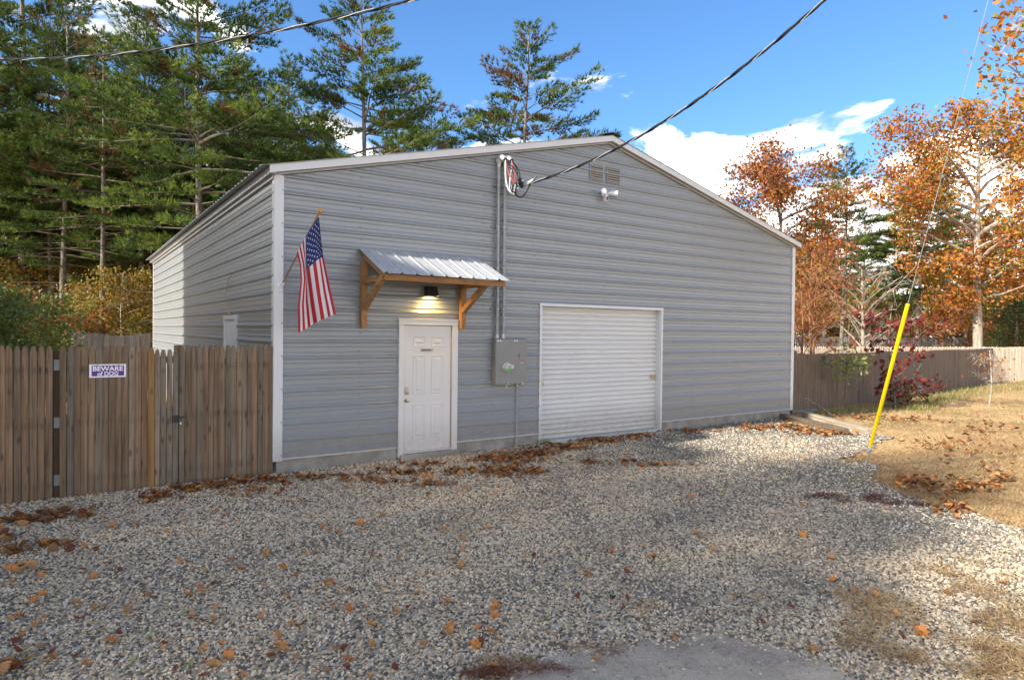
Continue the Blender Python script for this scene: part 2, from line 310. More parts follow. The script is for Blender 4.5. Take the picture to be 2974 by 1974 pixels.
class MB:
    def __init__(s): s.v = []; s.f = []; s.mi = []; s.m = 0
    def add(s, vs, fs):
        b = len(s.v); s.v += [tuple(map(float, p)) for p in vs]; s.f += [tuple(b+i for i in f) for f in fs]; s.mi += [s.m]*len(fs); return s
    def box(s, x0, x1, y0, y1, z0, z1):
        return s.add([(x0, y0, z0), (x1, y0, z0), (x1, y1, z0), (x0, y1, z0), (x0, y0, z1), (x1, y0, z1), (x1, y1, z1), (x0, y1, z1)],
                     [(0, 3, 2, 1), (4, 5, 6, 7), (0, 1, 5, 4), (1, 2, 6, 5), (2, 3, 7, 6), (3, 0, 4, 7)])
    def bar(s, a, b, w, h, up=(0, 0, 1)):
        a = A3(*a); b = A3(*b); d = b-a; d /= np.linalg.norm(d); sd_ = np.cross(d, A3(*up)); sd_ /= np.linalg.norm(sd_); u = np.cross(sd_, d)
        vs = [p+sd_*i*w/2+u*j*h/2 for p in (a, b) for i, j in ((-1, -1), (1, -1), (1, 1), (-1, 1))]
        return s.add(vs, [(0, 1, 2, 3)[::-1], (4, 5, 6, 7), (0, 1, 5, 4), (1, 2, 6, 5), (2, 3, 7, 6), (3, 0, 4, 7)])
    def tube(s, pts, r, n=8, cap=True):
        pts = [A3(*p) for p in pts]; k = len(pts); rs = [r]*k if isinstance(r, (int, float)) else list(r); rings = []; ref = None
        for i, p in enumerate(pts):
            d = pts[min(i+1, k-1)]-pts[max(i-1, 0)]; d /= (np.linalg.norm(d)+1e-9)
            if ref is None: ref = A3(1, 0, 0) if abs(d[0]) < .8 else A3(0, 1, 0)
            a = np.cross(d, ref); a /= np.linalg.norm(a)+1e-9; b = np.cross(d, a); ref = np.cross(a, d)
            rings += [p+rs[i]*(a*math.cos(t)+b*math.sin(t)) for t in np.arange(n)*2*PI/n]
        fs = [(i*n+j, i*n+(j+1) % n, (i+1)*n+(j+1) % n, (i+1)*n+j) for i in range(k-1) for j in range(n)]
        if cap: fs += [tuple(range(n))[::-1], tuple((k-1)*n+j for j in range(n))]
        return s.add(rings, fs)
    def lathe(s, prof, c, axis='z', n=16):
        vs = []
        for r, h in prof:
            for j in range(n):
                t = 2*PI*j/n; x, y = r*math.cos(t), r*math.sin(t)
                vs.append({'z': (c[0]+x, c[1]+y, c[2]+h), 'y': (c[0]+x, c[1]+h, c[2]+y), 'x': (c[0]+h, c[1]+x, c[2]+y)}[axis])
        k = len(prof); fs = [(i*n+j, i*n+(j+1) % n, (i+1)*n+(j+1) % n, (i+1)*n+j) for i in range(k-1) for j in range(n)]
        fs += [tuple(range(n))[::-1], tuple((k-1)*n+j for j in range(n))]
        return s.add(vs, fs)
    def mesh(s, name, mats, smooth=False, off=(0, 0, 0)):
        me = bpy.data.meshes.new(name); me.from_pydata([(x-off[0], y-off[1], z-off[2]) for x, y, z in s.v], [], s.f)
        for x in (mats if isinstance(mats, list) else [mats]): me.materials.append(x)
        me.polygons.foreach_set('material_index', s.mi)
        if smooth: me.polygons.foreach_set('use_smooth', [True]*len(s.f))
        me.update(); return me
    def obj(s, name, mats, parent=None, smooth=False, bevel=0):
        """mesh centred on itself so that object coordinates are local"""
        c = np.array(s.v).mean(0); o = link(name, s.mesh(name, mats, smooth, c), parent)
        pl = Vector(parent.location) if parent is not None and parent.type == 'EMPTY' and parent.parent is None else Vector((0, 0, 0))
        if parent is not None and parent.type != 'EMPTY': pl = Vector(parent.location)+(Vector(parent.parent.location) if parent.parent else Vector((0, 0, 0)))
        o.location = Vector(c)-pl
        if bevel:
            b = o.modifiers.new('bevel', 'BEVEL'); b.width = bevel; b.segments = 2; b.limit_method = 'ANGLE'
        if smooth:
            try: o.data.set_sharp_from_angle(angle=math.radians(40))
            except Exception: pass
        return o

# ------------------------------------------------------------------ ground
def gz(x, y): return GZ+.012*snoise(x, y, 1.1, 3)+.006*snoise(x, y, 3.5, 4)
edge_px = [(2588, 1269), (2557, 1278), (2520, 1300), (2450, 1325), (2420, 1335), (2470, 1342), (2530, 1348), (2557, 1366), (2530, 1376), (2516, 1384), (2557, 1407), (2633, 1437), (2710, 1468), (2812, 1489), (2974, 1540), (3150, 1600)]
LE = [G(*p)[:2] for p in edge_px]
GP = [(-14, -14), (-14, .3), (.2, .3), (12.1, .05), (12.4, -1.0)]+[tuple(p) for p in LE]+[(7.5, -14)]
def inpoly(P, x, y):
    ins = np.zeros(np.shape(x), bool); n = len(P)
    for i in range(n):
        x0, y0 = P[i]; x1, y1 = P[(i+1) % n]
        c = ((y0 > y) != (y1 > y)); ins ^= c & (x < (x1-x0)*(y-y0)/((y1-y0)+1e-12)+x0)
    return ins
def jit(x, y, a=.12): return x+a*snoise(x, y, 5, 11), y+a*snoise(x, y, 5, 12)
PADP = [tuple(G(*p)[:2]) for p in [(1330, 1990), (1480, 1952), (1560, 1915), (1700, 1885), (1900, 1862), (2080, 1855), (2250, 1880), (2400, 1925), (2520, 1990)]]+[(2.2, -14), (-1.6, -14)]
def grid_obj(name, x0, x1, y0, y1, st, keep, zf, mat):
    xs = np.arange(x0, x1+st, st); ys = np.arange(y0, y1+st, st); X, Y = np.meshgrid(xs, ys); nx = len(xs)
    V = np.stack([X.ravel(), Y.ravel(), zf(X.ravel(), Y.ravel())], 1)
    i, j = np.meshgrid(np.arange(nx-1), np.arange(len(ys)-1)); a = (j*nx+i).ravel(); F = np.stack([a, a+1, a+1+nx, a+nx], 1)
    c = V[F].mean(1); F = F[keep(c[:, 0], c[:, 1])]
    used, inv = np.unique(F, return_inverse=True); V = V[used]; F = inv.reshape(F.shape)
    return link(name, tri_mesh(name, V, F, [mat], smooth=True)), V
gb = MB(); gb.add([(-400, -400, -.25), (400, -400, -.25), (400, 400, -.25), (-400, 400, -.25)], [(0, 1, 2, 3)])
tag(link('ground', gb.mesh('ground', MT['soil'])), kind='structure')
gvo, gv = grid_obj('gravel_driveway', -9, 13, -13, .4, .12, lambda x, y: inpoly(GP, *jit(x, y)), gz, MT['gravel_base']); tag(gvo, kind='structure')
at = gvo.data.attributes.new('track', 'FLOAT', 'POINT'); at.data.foreach_set('value', track(gv[:, 0], gv[:, 1]).astype(np.float32))
pdo, _ = grid_obj('asphalt_apron', -2, 3, -13, -5.8, .06, lambda x, y: inpoly(PADP, *jit(x, y, .05)), lambda x, y: gz(x, y)+.006, MT['pad']); tag(pdo, kind='structure')

# gravel stones: instanced angular pebbles, many near the camera, fewer far off
def pebbles():
    st = .125; xs = np.arange(-6, 12.6, st); ys = np.arange(-9.2, .3, st); X, Y = np.meshgrid(xs, ys); nx = len(xs)
    x, y = X.ravel(), Y.ravel(); V = np.stack([x, y, gz(x, y)+.004], 1)
    dep = (x-CP[0])*_f[0]+(y-CP[1])*_f[1]; lat = (x-CP[0])*_r[0]+(y-CP[1])*_r[1]
    i, j = np.meshgrid(np.arange(nx-1), np.arange(len(ys)-1)); a = (j*nx+i).ravel(); F = np.stack([a, a+1, a+1+nx, a+nx], 1)
    c = V[F].mean(1); cd_ = dep[F].mean(1); cl = lat[F].mean(1)
    kk = (cd_ > 2.9) & (np.abs(cl) < cd_*.83+2.2) & inpoly(GP, *jit(c[:, 0], c[:, 1]))
    F = F[kk]; used, inv = np.unique(F, return_inverse=True); V = V[used]; F = inv.reshape(F.shape)
    dd = np.clip(dep[used], 3, 20); dens = np.interp(dd, [3, 5.5, 8, 12, 16], [2300, 2000, 1150, 560, 280]); size = np.interp(dd, [3, 6, 9, 16], [.0112, .0122, .0148, .0185]); ux, uy = V[:, 0], V[:, 1]; padk = inpoly(PADP, *jit(ux, uy, .12)); dens = dens*np.clip(1.05-.75*track(ux, uy)-.5*np.clip(snoise(ux, uy, 2.3, 63)-.25, 0, 1), .1, 1.05); dens = np.where(padk, 38, dens)
    me = tri_mesh('gravel_stones', V, F, [MT['pebble']])
    at = me.attributes.new('dens', 'FLOAT', 'POINT'); at.data.foreach_set('value', dens.astype(np.float32))
    at = me.attributes.new('psize', 'FLOAT', 'POINT'); at.data.foreach_set('value', size.astype(np.float32))
    o = tag(link('gravel_stones', me), kind='stuff', label='loose cream and grey crushed stone covering the driveway', cat='gravel')
    g = bpy.data.node_groups.new('scatter_stones', 'GeometryNodeTree')
    g.interface.new_socket('Geometry', in_out='INPUT', socket_type='NodeSocketGeometry'); g.interface.new_socket('Geometry', in_out='OUTPUT', socket_type='NodeSocketGeometry')
    n = g.nodes; l = g.links; gi = n.new('NodeGroupInput'); go = n.new('NodeGroupOutput')
    ds = n.new('GeometryNodeDistributePointsOnFaces'); ds.distribute_method = 'RANDOM'
    na = n.new('GeometryNodeInputNamedAttribute'); na.data_type = 'FLOAT'; na.inputs[0].default_value = 'dens'
    ns = n.new('GeometryNodeInputNamedAttribute'); ns.data_type = 'FLOAT'; ns.inputs[0].default_value = 'psize'
    l.new(gi.outputs[0], ds.inputs['Mesh']); l.new(na.outputs[0], ds.inputs['Density']); ds.inputs['Seed'].default_value = 3
    ic = n.new('GeometryNodeMeshIcoSphere'); ic.inputs['Radius'].default_value = 1; ic.inputs['Subdivisions'].default_value = 1
    smt = n.new('GeometryNodeSetMaterial'); smt.inputs['Material'].default_value = MT['pebble']; l.new(ic.outputs[0], smt.inputs[0])
    ins = n.new('GeometryNodeInstanceOnPoints'); l.new(ds.outputs[0], ins.inputs['Points']); l.new(smt.outputs[0], ins.inputs['Instance'])
    rr = n.new('FunctionNodeRandomValue'); rr.data_type = 'FLOAT_VECTOR'; rr.inputs[0].default_value = (0, 0, 0); rr.inputs[1].default_value = (.7, .7, 6.28)
    rs = n.new('FunctionNodeRandomValue'); rs.data_type = 'FLOAT_VECTOR'; rs.inputs[0].default_value = (.55, .45, .32); rs.inputs[1].default_value = (1.7, 1.25, .95); rs.inputs['Seed'].default_value = 5
    vm = n.new('ShaderNodeVectorMath'); vm.operation = 'SCALE'; l.new(rs.outputs[0], vm.inputs[0]); l.new(ns.outputs[0], vm.inputs['Scale'])
    l.new(rr.outputs[0], ins.inputs['Rotation']); l.new(vm.outputs[0], ins.inputs['Scale']); l.new(ins.outputs[0], go.inputs[0])
    md = o.modifiers.new('scatter', 'NODES'); md.node_group = g
pebbles()

# blades and flakes
def blades(P, length, width, lift, mats, name, mi=None, az=None, rg=None):
    rg = rg or rng; n = len(P); a = rg.uniform(0, 2*PI, n) if az is None else az; e = rg.uniform(lift[0], lift[1], n); L_ = rg.uniform(*length, n); w = rg.uniform(*width, n)
    d = np.stack([np.cos(a)*np.cos(e), np.sin(a)*np.cos(e), np.sin(e)], 1); s = np.stack([-np.sin(a), np.cos(a), 0*a], 1); s[:, 2] = rg.uniform(-.5, .5, n)
    V = np.empty((n, 3, 3)); V[:, 0] = P-s*w[:, None]/2; V[:, 1] = P+s*w[:, None]/2; V[:, 2] = P+d*L_[:, None]; V[:, 2, 2] += 0
    F = np.arange(n*3).reshape(n, 3); return tri_mesh(name, V.reshape(-1, 3), F, mats, mi)
def lawn_points(n, x0, x1, y0, y1, pw=1.):
    x = rng.uniform(x0, x1, n); y = rng.uniform(y0, y1, n); dep = (x-CP[0])*_f[0]+(y-CP[1])*_f[1]; lat = (x-CP[0])*_r[0]+(y-CP[1])*_r[1]
    k = (dep > 3) & (lat < dep*.82+.5) & (rng.random(n) < np.clip((9/np.maximum(dep, 1))**pw, 0, 1)) & ~inpoly(GP, *jit(x, y, .16))
    k &= ~((y > .45+(x-12.3)*.105) ) & ~((x < 12.3) & (y > -.02)); x, y, dep = x[k], y[k], dep[k]; return x, y, dep
x, y, dep = lawn_points(900000, 5, 37, -12, 3, 1.7)
P = np.stack([x, y, np.full(len(x), -.248)], 1)
patch = snoise(x, y, 1.3, 21)+.5*snoise(x, y, 4, 22)
nearfence = (y > -.9+(x-14)*.09) & (x > 13.5)
mi = np.where(patch > .42, 1, 0); mi = np.where(nearfence & (rng.random(len(x)) < .55), 2, mi); mi = np.where((snoise(x, y, .9, 23) > .46) & (rng.random(len(x)) < .35), 2, mi)
near = (x*0.+y < -3.6) & (rng.random(len(x)) < .45); mi = np.where(near, 1, mi)
mi = np.where(rng.random(len(x)) < .05, 1, mi)
s_ = np.clip(dep/11, 1, 3)
me = blades(P, (.05, .12), (.004, .009), (.05, .75), [MT['straw'], MT['thatch'], MT['grass']], 'dry_lawn_grass', mi)
tag(link('dry_lawn_grass', me), kind='stuff', label='dry tan lawn grass with a few green patches', cat='grass')
# stray straw and pine needles lying on the gravel
def pxcloud(specs, mask_=False):
    out = []
    for px, py, rx, ry, n in specs:
        t = rng.uniform(0, 2*PI, n); r = np.sqrt(rng.random(n))**1.1
        for a, b in zip(px+rx*r*np.cos(t), py+ry*r*np.sin(t)):
            g_ = G(a, b)
            if mask_ and snoise(g_[0], g_[1], 6, 41)+.6*snoise(g_[0], g_[1], 14, 42)+rng.normal(0, .14) < .0: continue
            out.append(g_)
    P_ = np.array(out); P_[:, 2] = gz(P_[:, 0], P_[:, 1])+rng.uniform(.012, .03, len(P_)); return P_
P = pxcloud([(a_, b_, c_*1.25, d_*1.25, int(n_*.45)) for a_, b_, c_, d_, n_ in [(2760, 1650, 90, 22, 1300), (2900, 1700, 110, 26, 1500), (2480, 1740, 90, 30, 900), (2540, 1760, 60, 40, 700), (2330, 1735, 100, 18, 500), (2700, 1800, 120, 40, 1400), (2850, 1850, 130, 60, 2200), (2600, 1860, 120, 45, 1500), (2920, 1930, 90, 60, 1600), (2740, 1930, 120, 40, 1300),
             (2480, 1325, 90, 14, 900), (2560, 1395, 80, 22, 800), (1750, 1765, 55, 18, 260), (1870, 1775, 50, 22, 260), (1480, 1930, 80, 24, 500), (1330, 1540, 50, 30, 250), (1400, 1490, 110, 30, 500), (1520, 1470, 90, 18, 300), (1740, 1600, 90, 14, 160), (150, 1640, 130, 30, 260), (60, 1930, 80, 40, 200), (1900, 1350, 180, 14, 400), (2150, 1330, 160, 12, 500), (2350, 1290, 90, 14, 600), (2400, 1265, 90, 12, 700), (2200, 1255, 90, 14, 700), (2300, 1240, 70, 12, 500), (1300, 1640, 140, 60, 120), (700, 1700, 300, 120, 200), (2620, 1915, 60, 30, 500), (2750, 1850, 260, 110, 5200), (2880, 1760, 140, 60, 1500), (2450, 1750, 220, 60, 900), (1700, 1500, 700, 160, 1200), (900, 1650, 700, 200, 900)]], True)
tag(link('straw_and_needles', blades(P, (.04, .10), (.004, .008), (.0, .45), [MT['thatch'], MT['straw']], 'straw_and_needles', (rng.random(len(P)) < .42).astype(int))), kind='stuff', label='brown dead grass and pine needles matted on the gravel', cat='dead grass')
P = pxcloud([(1470, 1962, 110, 16, 260), (1500, 1935, 120, 10, 120), (1700, 1880, 160, 8, 90), (1600, 1948, 70, 10, 170), (1770, 1895, 50, 12, 60), (1400, 1965, 70, 14, 240), (2000, 1920, 400, 50, 120)])
tag(link('pine_needles', blades(P, (.05, .11), (.0018, .0035), (-.02, .25), [MT['leaf_dark']], 'pine_needles')), kind='stuff', label='rust red pine needles drifted on the edge of the asphalt apron', cat='pine needles')
P = pxcloud([(2400, 1442, 45, 9, 260), (2450, 1455, 25, 8, 110), (2540, 1450, 34, 12, 300), (2590, 1462, 34, 8, 160), (2660, 1466, 50, 6, 110), (2350, 1445, 40, 5, 50)])
tag(link('mulch_crumbs', blades(P, (.015, .035), (.012, .02), (-.1, .5), [MT['mulch']], 'mulch_crumbs')), kind='stuff', label='dark red mulch crumbs spilled near the lawn edge', cat='mulch')

# ---- fallen leaves
OAK = [(0, -.5), (.08, -.38), (.22, -.30), (.16, -.2), (.34, -.08), (.20, .02), (.38, .16), (.2, .2), (.24, .36), (.1, .38), (0, .52)]
WIL = [(0, -.5), (.06, -.3), (.10, -.1), (.10, .1), (.07, .3), (0, .5)]
MAP = [(0, -.45), (.12, -.30), (.36, -.34), (.28, -.16), (.50, .02), (.26, .06), (.30, .30), (.14, .24), (0, .52)]
def leaf_geo(shape, curl, fold, rg):
    half = shape; n = len(half); V = []; F = []
    for i, (x_, y_) in enumerate(half):
        zc_ = curl*(y_**2)*1.6
        V += [(0, y_, zc_), (x_, y_, zc_+fold*x_+rg.uniform(-.03, .05)), (-x_, y_, zc_+fold*x_*.8+rg.uniform(-.03, .05))]
    for i in range(n-1):
        a = 3*i; b = a+3; F += [(a, a+1, b+1, b), (a+2, a, b, b+2)]
    return np.array(V), F
rl = np.random.default_rng(5)
leafmeshes = {}
for kind, shp, mat in (('tan', OAK, 'leaf_tan'), ('orange', MAP, 'leaf_orange'), ('green', WIL, 'leaf_green'), ('dark', OAK, 'leaf_dark')):
    leafmeshes[kind] = []
    for k in range(4):
        V, F = leaf_geo(shp, rl.uniform(.1, .75), rl.uniform(.1, .7), rl); me = bpy.data.meshes.new('fallen_leaf'); me.from_pydata([tuple(p) for p in V], [], F); me.materials.append(MT[mat]); me.update(); leafmeshes[kind].append(me)
LBL = {'tan': ('curled tan oak leaf lying on the gravel', 'tan oak leaves scattered on the gravel'), 'orange': ('orange maple leaf lying on the gravel', 'orange maple leaves scattered on the gravel'),
       'green': ('narrow yellow green leaf lying on the gravel', 'narrow green leaves scattered on the gravel'), 'dark': ('dark red brown dead leaf lying on the gravel', 'dark dead leaves scattered on the gravel')}
LX = {(1733, 1925): 'tan holed leaf lying on the left part of the asphalt apron', (2365, 1898): 'large brown leaf on the upper right edge of the asphalt apron', (2608, 1790): 'large pointed tan leaf on the gravel right of the asphalt apron', (1310, 1845): 'tan leaf with an orange one beside it, left of the asphalt apron'}
def put_leaf(kind, px, py, size, tilt=.35, lab=None):
    p = G(px, py); z = gz(p[0], p[1])+.022
    o = link('fallen_leaf', random.choice(leafmeshes[kind]), None, (p[0], p[1], z), (random.uniform(-tilt, tilt), random.uniform(-tilt, tilt), random.uniform(0, 6.28)), (size,)*3)
    return tag(o, lab, 'leaf') if lab else tag(o, LBL[kind][0], 'leaf', LBL[kind][1])
seen = [('tan', 1310, 1845), ('orange', 1309, 1832), ('tan', 1441, 1776), ('orange', 1441, 1770), ('tan', 1733, 1925), ('tan', 2365, 1898), ('tan', 2608, 1790), ('tan', 2830, 1813), ('tan', 955, 1697), ('tan', 773, 1618), ('tan', 370, 1780), ('orange', 850, 1815), ('orange', 325, 1870), ('tan', 590, 1728), ('tan', 425, 1735), ('tan', 700, 1660), ('tan', 820, 1655), ('orange', 245, 1590), ('tan', 130, 1930), ('dark', 45, 1870), ('orange', 1010, 1922), ('tan', 835, 1735),
        ('tan', 2330, 1470), ('tan', 2290, 1466), ('tan', 2415, 1625), ('orange', 2328, 1560), ('green', 775, 1670), ('green', 482, 1752), ('green', 530, 1790), ('green', 452, 1848), ('green', 790, 1935), ('green', 540, 1945), ('green', 430, 1860), ('green', 1590, 1800), ('green', 1660, 1820), ('green', 1545, 1725), ('green', 1540, 1925), ('tan', 1600, 1400), ('orange', 1775, 1610), ('tan', 2020, 1555), ('orange', 1780, 1605), ('orange', 1895, 1620), ('orange', 1705, 1670), ('tan', 2340, 1335), ('orange', 2300, 1352), ('tan', 2220, 1345), ('tan', 2770, 1675), ('tan', 2910, 1700), ('tan', 2750, 1730), ('tan', 2540, 1730), ('orange', 2420, 1690), ('green', 620, 1610), ('green', 760, 1550), ('green', 1180, 1590), ('tan', 1290, 1540), ('tan', 1110, 1500), ('tan', 940, 1535), ('orange', 1250, 1390), ('dark', 1550, 1620), ('dark', 1680, 1735), ('orange', 2680, 1840)]
for k, px, py in seen: put_leaf(k, px+random.uniform(-3, 3), py, random.uniform(.075, .115) if k != 'green' else random.uniform(.07, .10), .5, LX.get((px, py)))
rl2 = random.Random(9)
for i in range(215):
    py = 1400+(1974-1400)*rl2.random()**.8; px = rl2.uniform(0, 2974) if rl2.random() < .4 else rl2.uniform(0, 1500)
    q_ = G(px, py)
    if not inpoly(GP, *q_[:2]) or inpoly(PADP, *q_[:2]): continue
    k = rl2.choices(['tan', 'orange', 'green', 'dark'], [.5, .18, .12, .2])[0]; put_leaf(k, px, py, rl2.uniform(.05, .095), .45)
# drifts: nobody could count them
def drift(name, specs, label, size=(.045, .115), hmax=.014):
    P_ = []
    for px, py, rx, ry, n in specs:
        t = rng.uniform(0, 2*PI, n); r = np.abs(rng.normal(0, .55, n))
        for a, b in zip(px+rx*r*np.cos(t), py+ry*r*np.sin(t)):
            g_ = G(a, b)
            if g_[1] > -.03 and g_[0] > -.1: g_[1] = -.03-rng.random()*.1
            P_.append(g_)
    P_ = np.array(P_); n = len(P_); Vs = []; Fs = []; mis = []; base = 0
    tm = [leaf_geo(random.choice([OAK, MAP])[::2]+[(0, .52)], rl.uniform(.1, .9), rl.uniform(.1, .8), rl) for _ in range(8)]
    for i in range(n):
        V, F = tm[i % 8]; s = rng.uniform(*size); a = rng.uniform(0, 6.28); e1, e2 = rng.uniform(-.6, .6, 2)
        R_ = np.array(Matrix.Rotation(a, 3, 'Z') @ Matrix.Rotation(e1, 3, 'X') @ Matrix.Rotation(e2, 3, 'Y'))
        V2 = (V*s) @ R_.T+P_[i]; V2[:, 2] += .015+rng.random()*hmax
        Vs.append(V2); Fs.append(np.array(F)+base); base += len(V); mis += [int(rng.choice(4, p=[.62, .18, .15, .05]))]*len(F)
    return tag(link(name, tri_mesh(name, np.concatenate(Vs), np.concatenate(Fs), [MT['litter'], MT['leaf_tan'], MT['leaf_dark'], MT['leaf_orange']], mis)), kind='stuff', label=label, cat='leaves')
drift('leaf_drift', [(1400, 1335, 60, 14, 41), (1480, 1335, 90, 20, 120), (1560, 1320, 90, 18, 139), (1650, 1298, 100, 13, 139), (1750, 1280, 100, 11, 129), (1850, 1268, 80, 8, 78), (1460, 1370, 90, 22, 102), (1540, 1372, 60, 14, 51), (1330, 1375, 120, 14, 51), (1180, 1375, 110, 18, 60), (1240, 1350, 90, 10, 27), (1700, 1345, 60, 10, 27), (1900, 1352, 90, 10, 32), (1810, 1342, 60, 9, 18), (1080, 1395, 110, 14, 41), (2000, 1255, 130, 10, 64), (1250, 1410, 120, 14, 27)], 'drift of brown oak leaves blown along the roll up door and wall base')
drift('leaf_drift', [(770, 1392, 60, 7, 37), (700, 1402, 70, 8, 52), (620, 1412, 70, 10, 60), (540, 1422, 60, 12, 52), (470, 1440, 60, 12, 45), (430, 1455, 60, 12, 22), (830, 1405, 80, 14, 19), (900, 1390, 90, 14, 27), (1000, 1385, 80, 12, 19), (760, 1430, 160, 20, 18)], 'drift of brown leaves along the foot of the picket fence')
drift('leaf_drift', [(60, 1515, 90, 18, 31), (170, 1500, 60, 22, 25), (250, 1500, 60, 18, 15), (160, 1585, 60, 22, 18), (40, 1600, 80, 24, 15), (20, 1560, 80, 26, 10), (30, 1930, 70, 40, 8), (60, 1650, 90, 40, 8)], 'loose heap of dark brown leaves at the lower left of the fence', (.07, .12))
drift('leaf_drift', [(2280, 1240, 60, 10, 90), (2400, 1262, 90, 8, 90), (2330, 1250, 60, 10, 67), (2200, 1245, 90, 12, 90), (2640, 1400, 60, 22, 45), (2700, 1410, 70, 18, 37), (2800, 1420, 130, 40, 67), (2900, 1390, 90, 40, 45), (2750, 1300, 200, 60, 67), (2850, 1250, 200, 50, 60), (2500, 1215, 120, 12, 67), (2650, 1220, 120, 12, 60), (2760, 1480, 90, 30, 45)], 'scattered brown leaves over the dry lawn and round the timbers', (.06, .11), .03)

# ------------------------------------------------------------------ garage
GW, GL, EZ, SL, R = 12.2210866, 14.9648249, 3.87, .2406, .2286
garage = empty('metal_garage', (0, 0, -.2), label='grey steel garage with low gable roof, white trim and horizontal ribbed siding', cat='garage')
def rows(z0, z1):
    pts = []
    for k in range(-1, 26):
        c = k*R
        pts += [(c-.022, 0), (c-.014, .030), (c+.002, .032), (c+.040, 0)]
        for q_ in (R/3, 2*R/3): pts += [(c+q_-.007, 0), (c+q_-.005, .0075), (c+q_+.001, .008), (c+q_+.013, 0)]
    pts.sort(); zs = np.array([p[0] for p in pts]); os_ = np.array([p[1] for p in pts])
    zz = [z0]+[z for z in zs if z0 < z < z1]+[z1]; return [(z, float(np.interp(z, zs, os_))) for z in zz]
def gable_l(z): return max(0., (z-EZ)/SL)
def panel_front(x0, x1, z0, z1, bump_=0., y=0., sgn=-1, name='siding_panel'):
    b = MB(); rw = rows(z0, z1); vs = []
    for z, o in rw:
        a = max(x0, gable_l(z)+.0); c = min(x1, GW-gable_l(z)); c = max(a+.001, c)
        vs += [(a, y+sgn*(o+bump_), z), (c, y+sgn*(o+bump_), z)]
    fs = [(2*i, 2*i+1, 2*i+3, 2*i+2) for i in range(len(rw)-1)]; b.add(vs, fs); return b.obj(name, MT['siding'], garage)
def panel_side(y0, y1, z0, z1, bump_=0., x=0., sgn=-1):
    b = MB(); rw = rows(z0, z1); vs = []
    for z, o in rw: vs += [(x+sgn*(o+bump_), y1, z), (x+sgn*(o+bump_), y0, z)]
    b.add(vs, [(2*i, 2*i+1, 2*i+3, 2*i+2) for i in range(len(rw)-1)]); return b.obj('siding_panel', MT['siding'], garage)
bz = [-.012, R, 5*R, 9*R, 13*R, 17*R, 21*R, 5.40]; DT, GT = 1.945, 2.278
DX0, DX1, GX0, GX1 = 1.835, 2.868, 4.545, 7.645
for i in range(len(bz)-1):
    z0, z1 = bz[i], bz[i+1]; bp = .0012*(i % 2)
    if i < 2:
        for a, c in ((.1, DX0), (DX1, GX0), (GX1, GW-.09)): panel_front(a, c, z0, z1, bp)
    elif i == 2:
        for a, c in ((.1, DX0), (DX1, GX0), (GX1, GW-.09)): panel_front(a, c, z0, z1, bp)
        panel_front(DX0, DX1, DT, z1, bp)
    elif i == 3:
        panel_front(.1, GX0, z0, z1, bp); panel_front(GX0, GX1, GT, z1, bp); panel_front(GX1, GW-.09, z0, z1, bp)
    else: panel_front(.1 if i < 5 else 0, GW-.09 if i < 5 else GW, z0, z1, bp)
for i in range(5):
    z0, z1 = bz[i], min(bz[i+1], EZ+.02); bp = .0012*(i % 2)
    if i < 3:
        panel_side(.02, 2.32, z0, z1, bp); panel_side(3.37, GL, z0, z1, bp)
        if i == 2: panel_side(2.32, 3.37, 1.95, z1, bp)
    else: panel_side(.02, GL, z0, z1, bp)
    panel_side(.02, GL, z0, z1, bp, GW, 1)
for i in range(len(bz)-1): panel_front(0, GW, bz[i], bz[i+1], .001*(i % 2), GL, 1)
MB().box(.03, GW-.03, .26, GL-.03, -.5, -.02).obj('foundation', MT['concrete'], garage)
MB().box(.035, 1.83, .012, .259, -.5, -.016).obj('foundation', MT['concrete'], garage); MB().box(2.87, 4.53, .012, .259, -.5, -.016).obj('foundation', MT['concrete'], garage); MB().box(7.65, GW-.035, .012, .259, -.5, -.016).obj('foundation', MT['concrete'], garage)
MB().box(1.86, 2.87, -.10, .06, -.5, -.135).obj('door_step', MT['concrete'], garage, bevel=.01); MB().box(4.56, 7.62, -.05, .22, -.5, -.158).obj('door_sill', plain('sill_concrete', (.42, .41, .39), .8), garage)
# trims
MB().box(-.024, .105, -.027, .10, -.052, EZ+.02).obj('corner_trim', MT['trim'], garage, bevel=.004)
MB().box(GW-.09, GW+.024, -.027, .07, -.052, EZ+.02).obj('corner_trim', MT['trim'], garage, bevel=.004)
MB().box(-.024, .08, GL-.08, GL+.027, -.052, EZ+.02).obj('corner_trim', MT['trim'], garage); MB().box(GW-.08, GW+.024, GL-.08, GL+.027, -.052, EZ+.02).obj('corner_trim', MT['trim'], garage)
for a, c in ((.106, DX0-.002), (DX1+.002, GX0-.002), (GX1+.002, GW-.092)): MB().box(a, c, -.024, -.001, -.035, -.010).obj('base_trim', MT['trim'], garage)
MB().box(-.022, -.001, .102, 2.3, -.035, -.010).obj('base_trim', MT['trim'], garage); MB().box(-.022, -.001, 3.4, GL-.09, -.035, -.010).obj('base_trim', MT['trim'], garage)
FB = 3.907; half = GW/2
def slope_box(x0, x1, y0, y1, dz0, dz1, name, mat, right=False, cut=0):
    vs = []
    for y_ in (y0, y1):
        for x_ in (x0, x1):
            for dz in (dz0, dz1): vs.append((x_, y_, FB+SL*x_+dz))
    if right: vs = [(GW-a, b, c) for a, b, c in vs]
    return MB().add(vs, [(0, 2, 3, 1), (4, 5, 7, 6), (0, 1, 5, 4), (2, 6, 7, 3), (0, 4, 6, 2), (1, 3, 7, 5)]).obj(name, mat, garage)
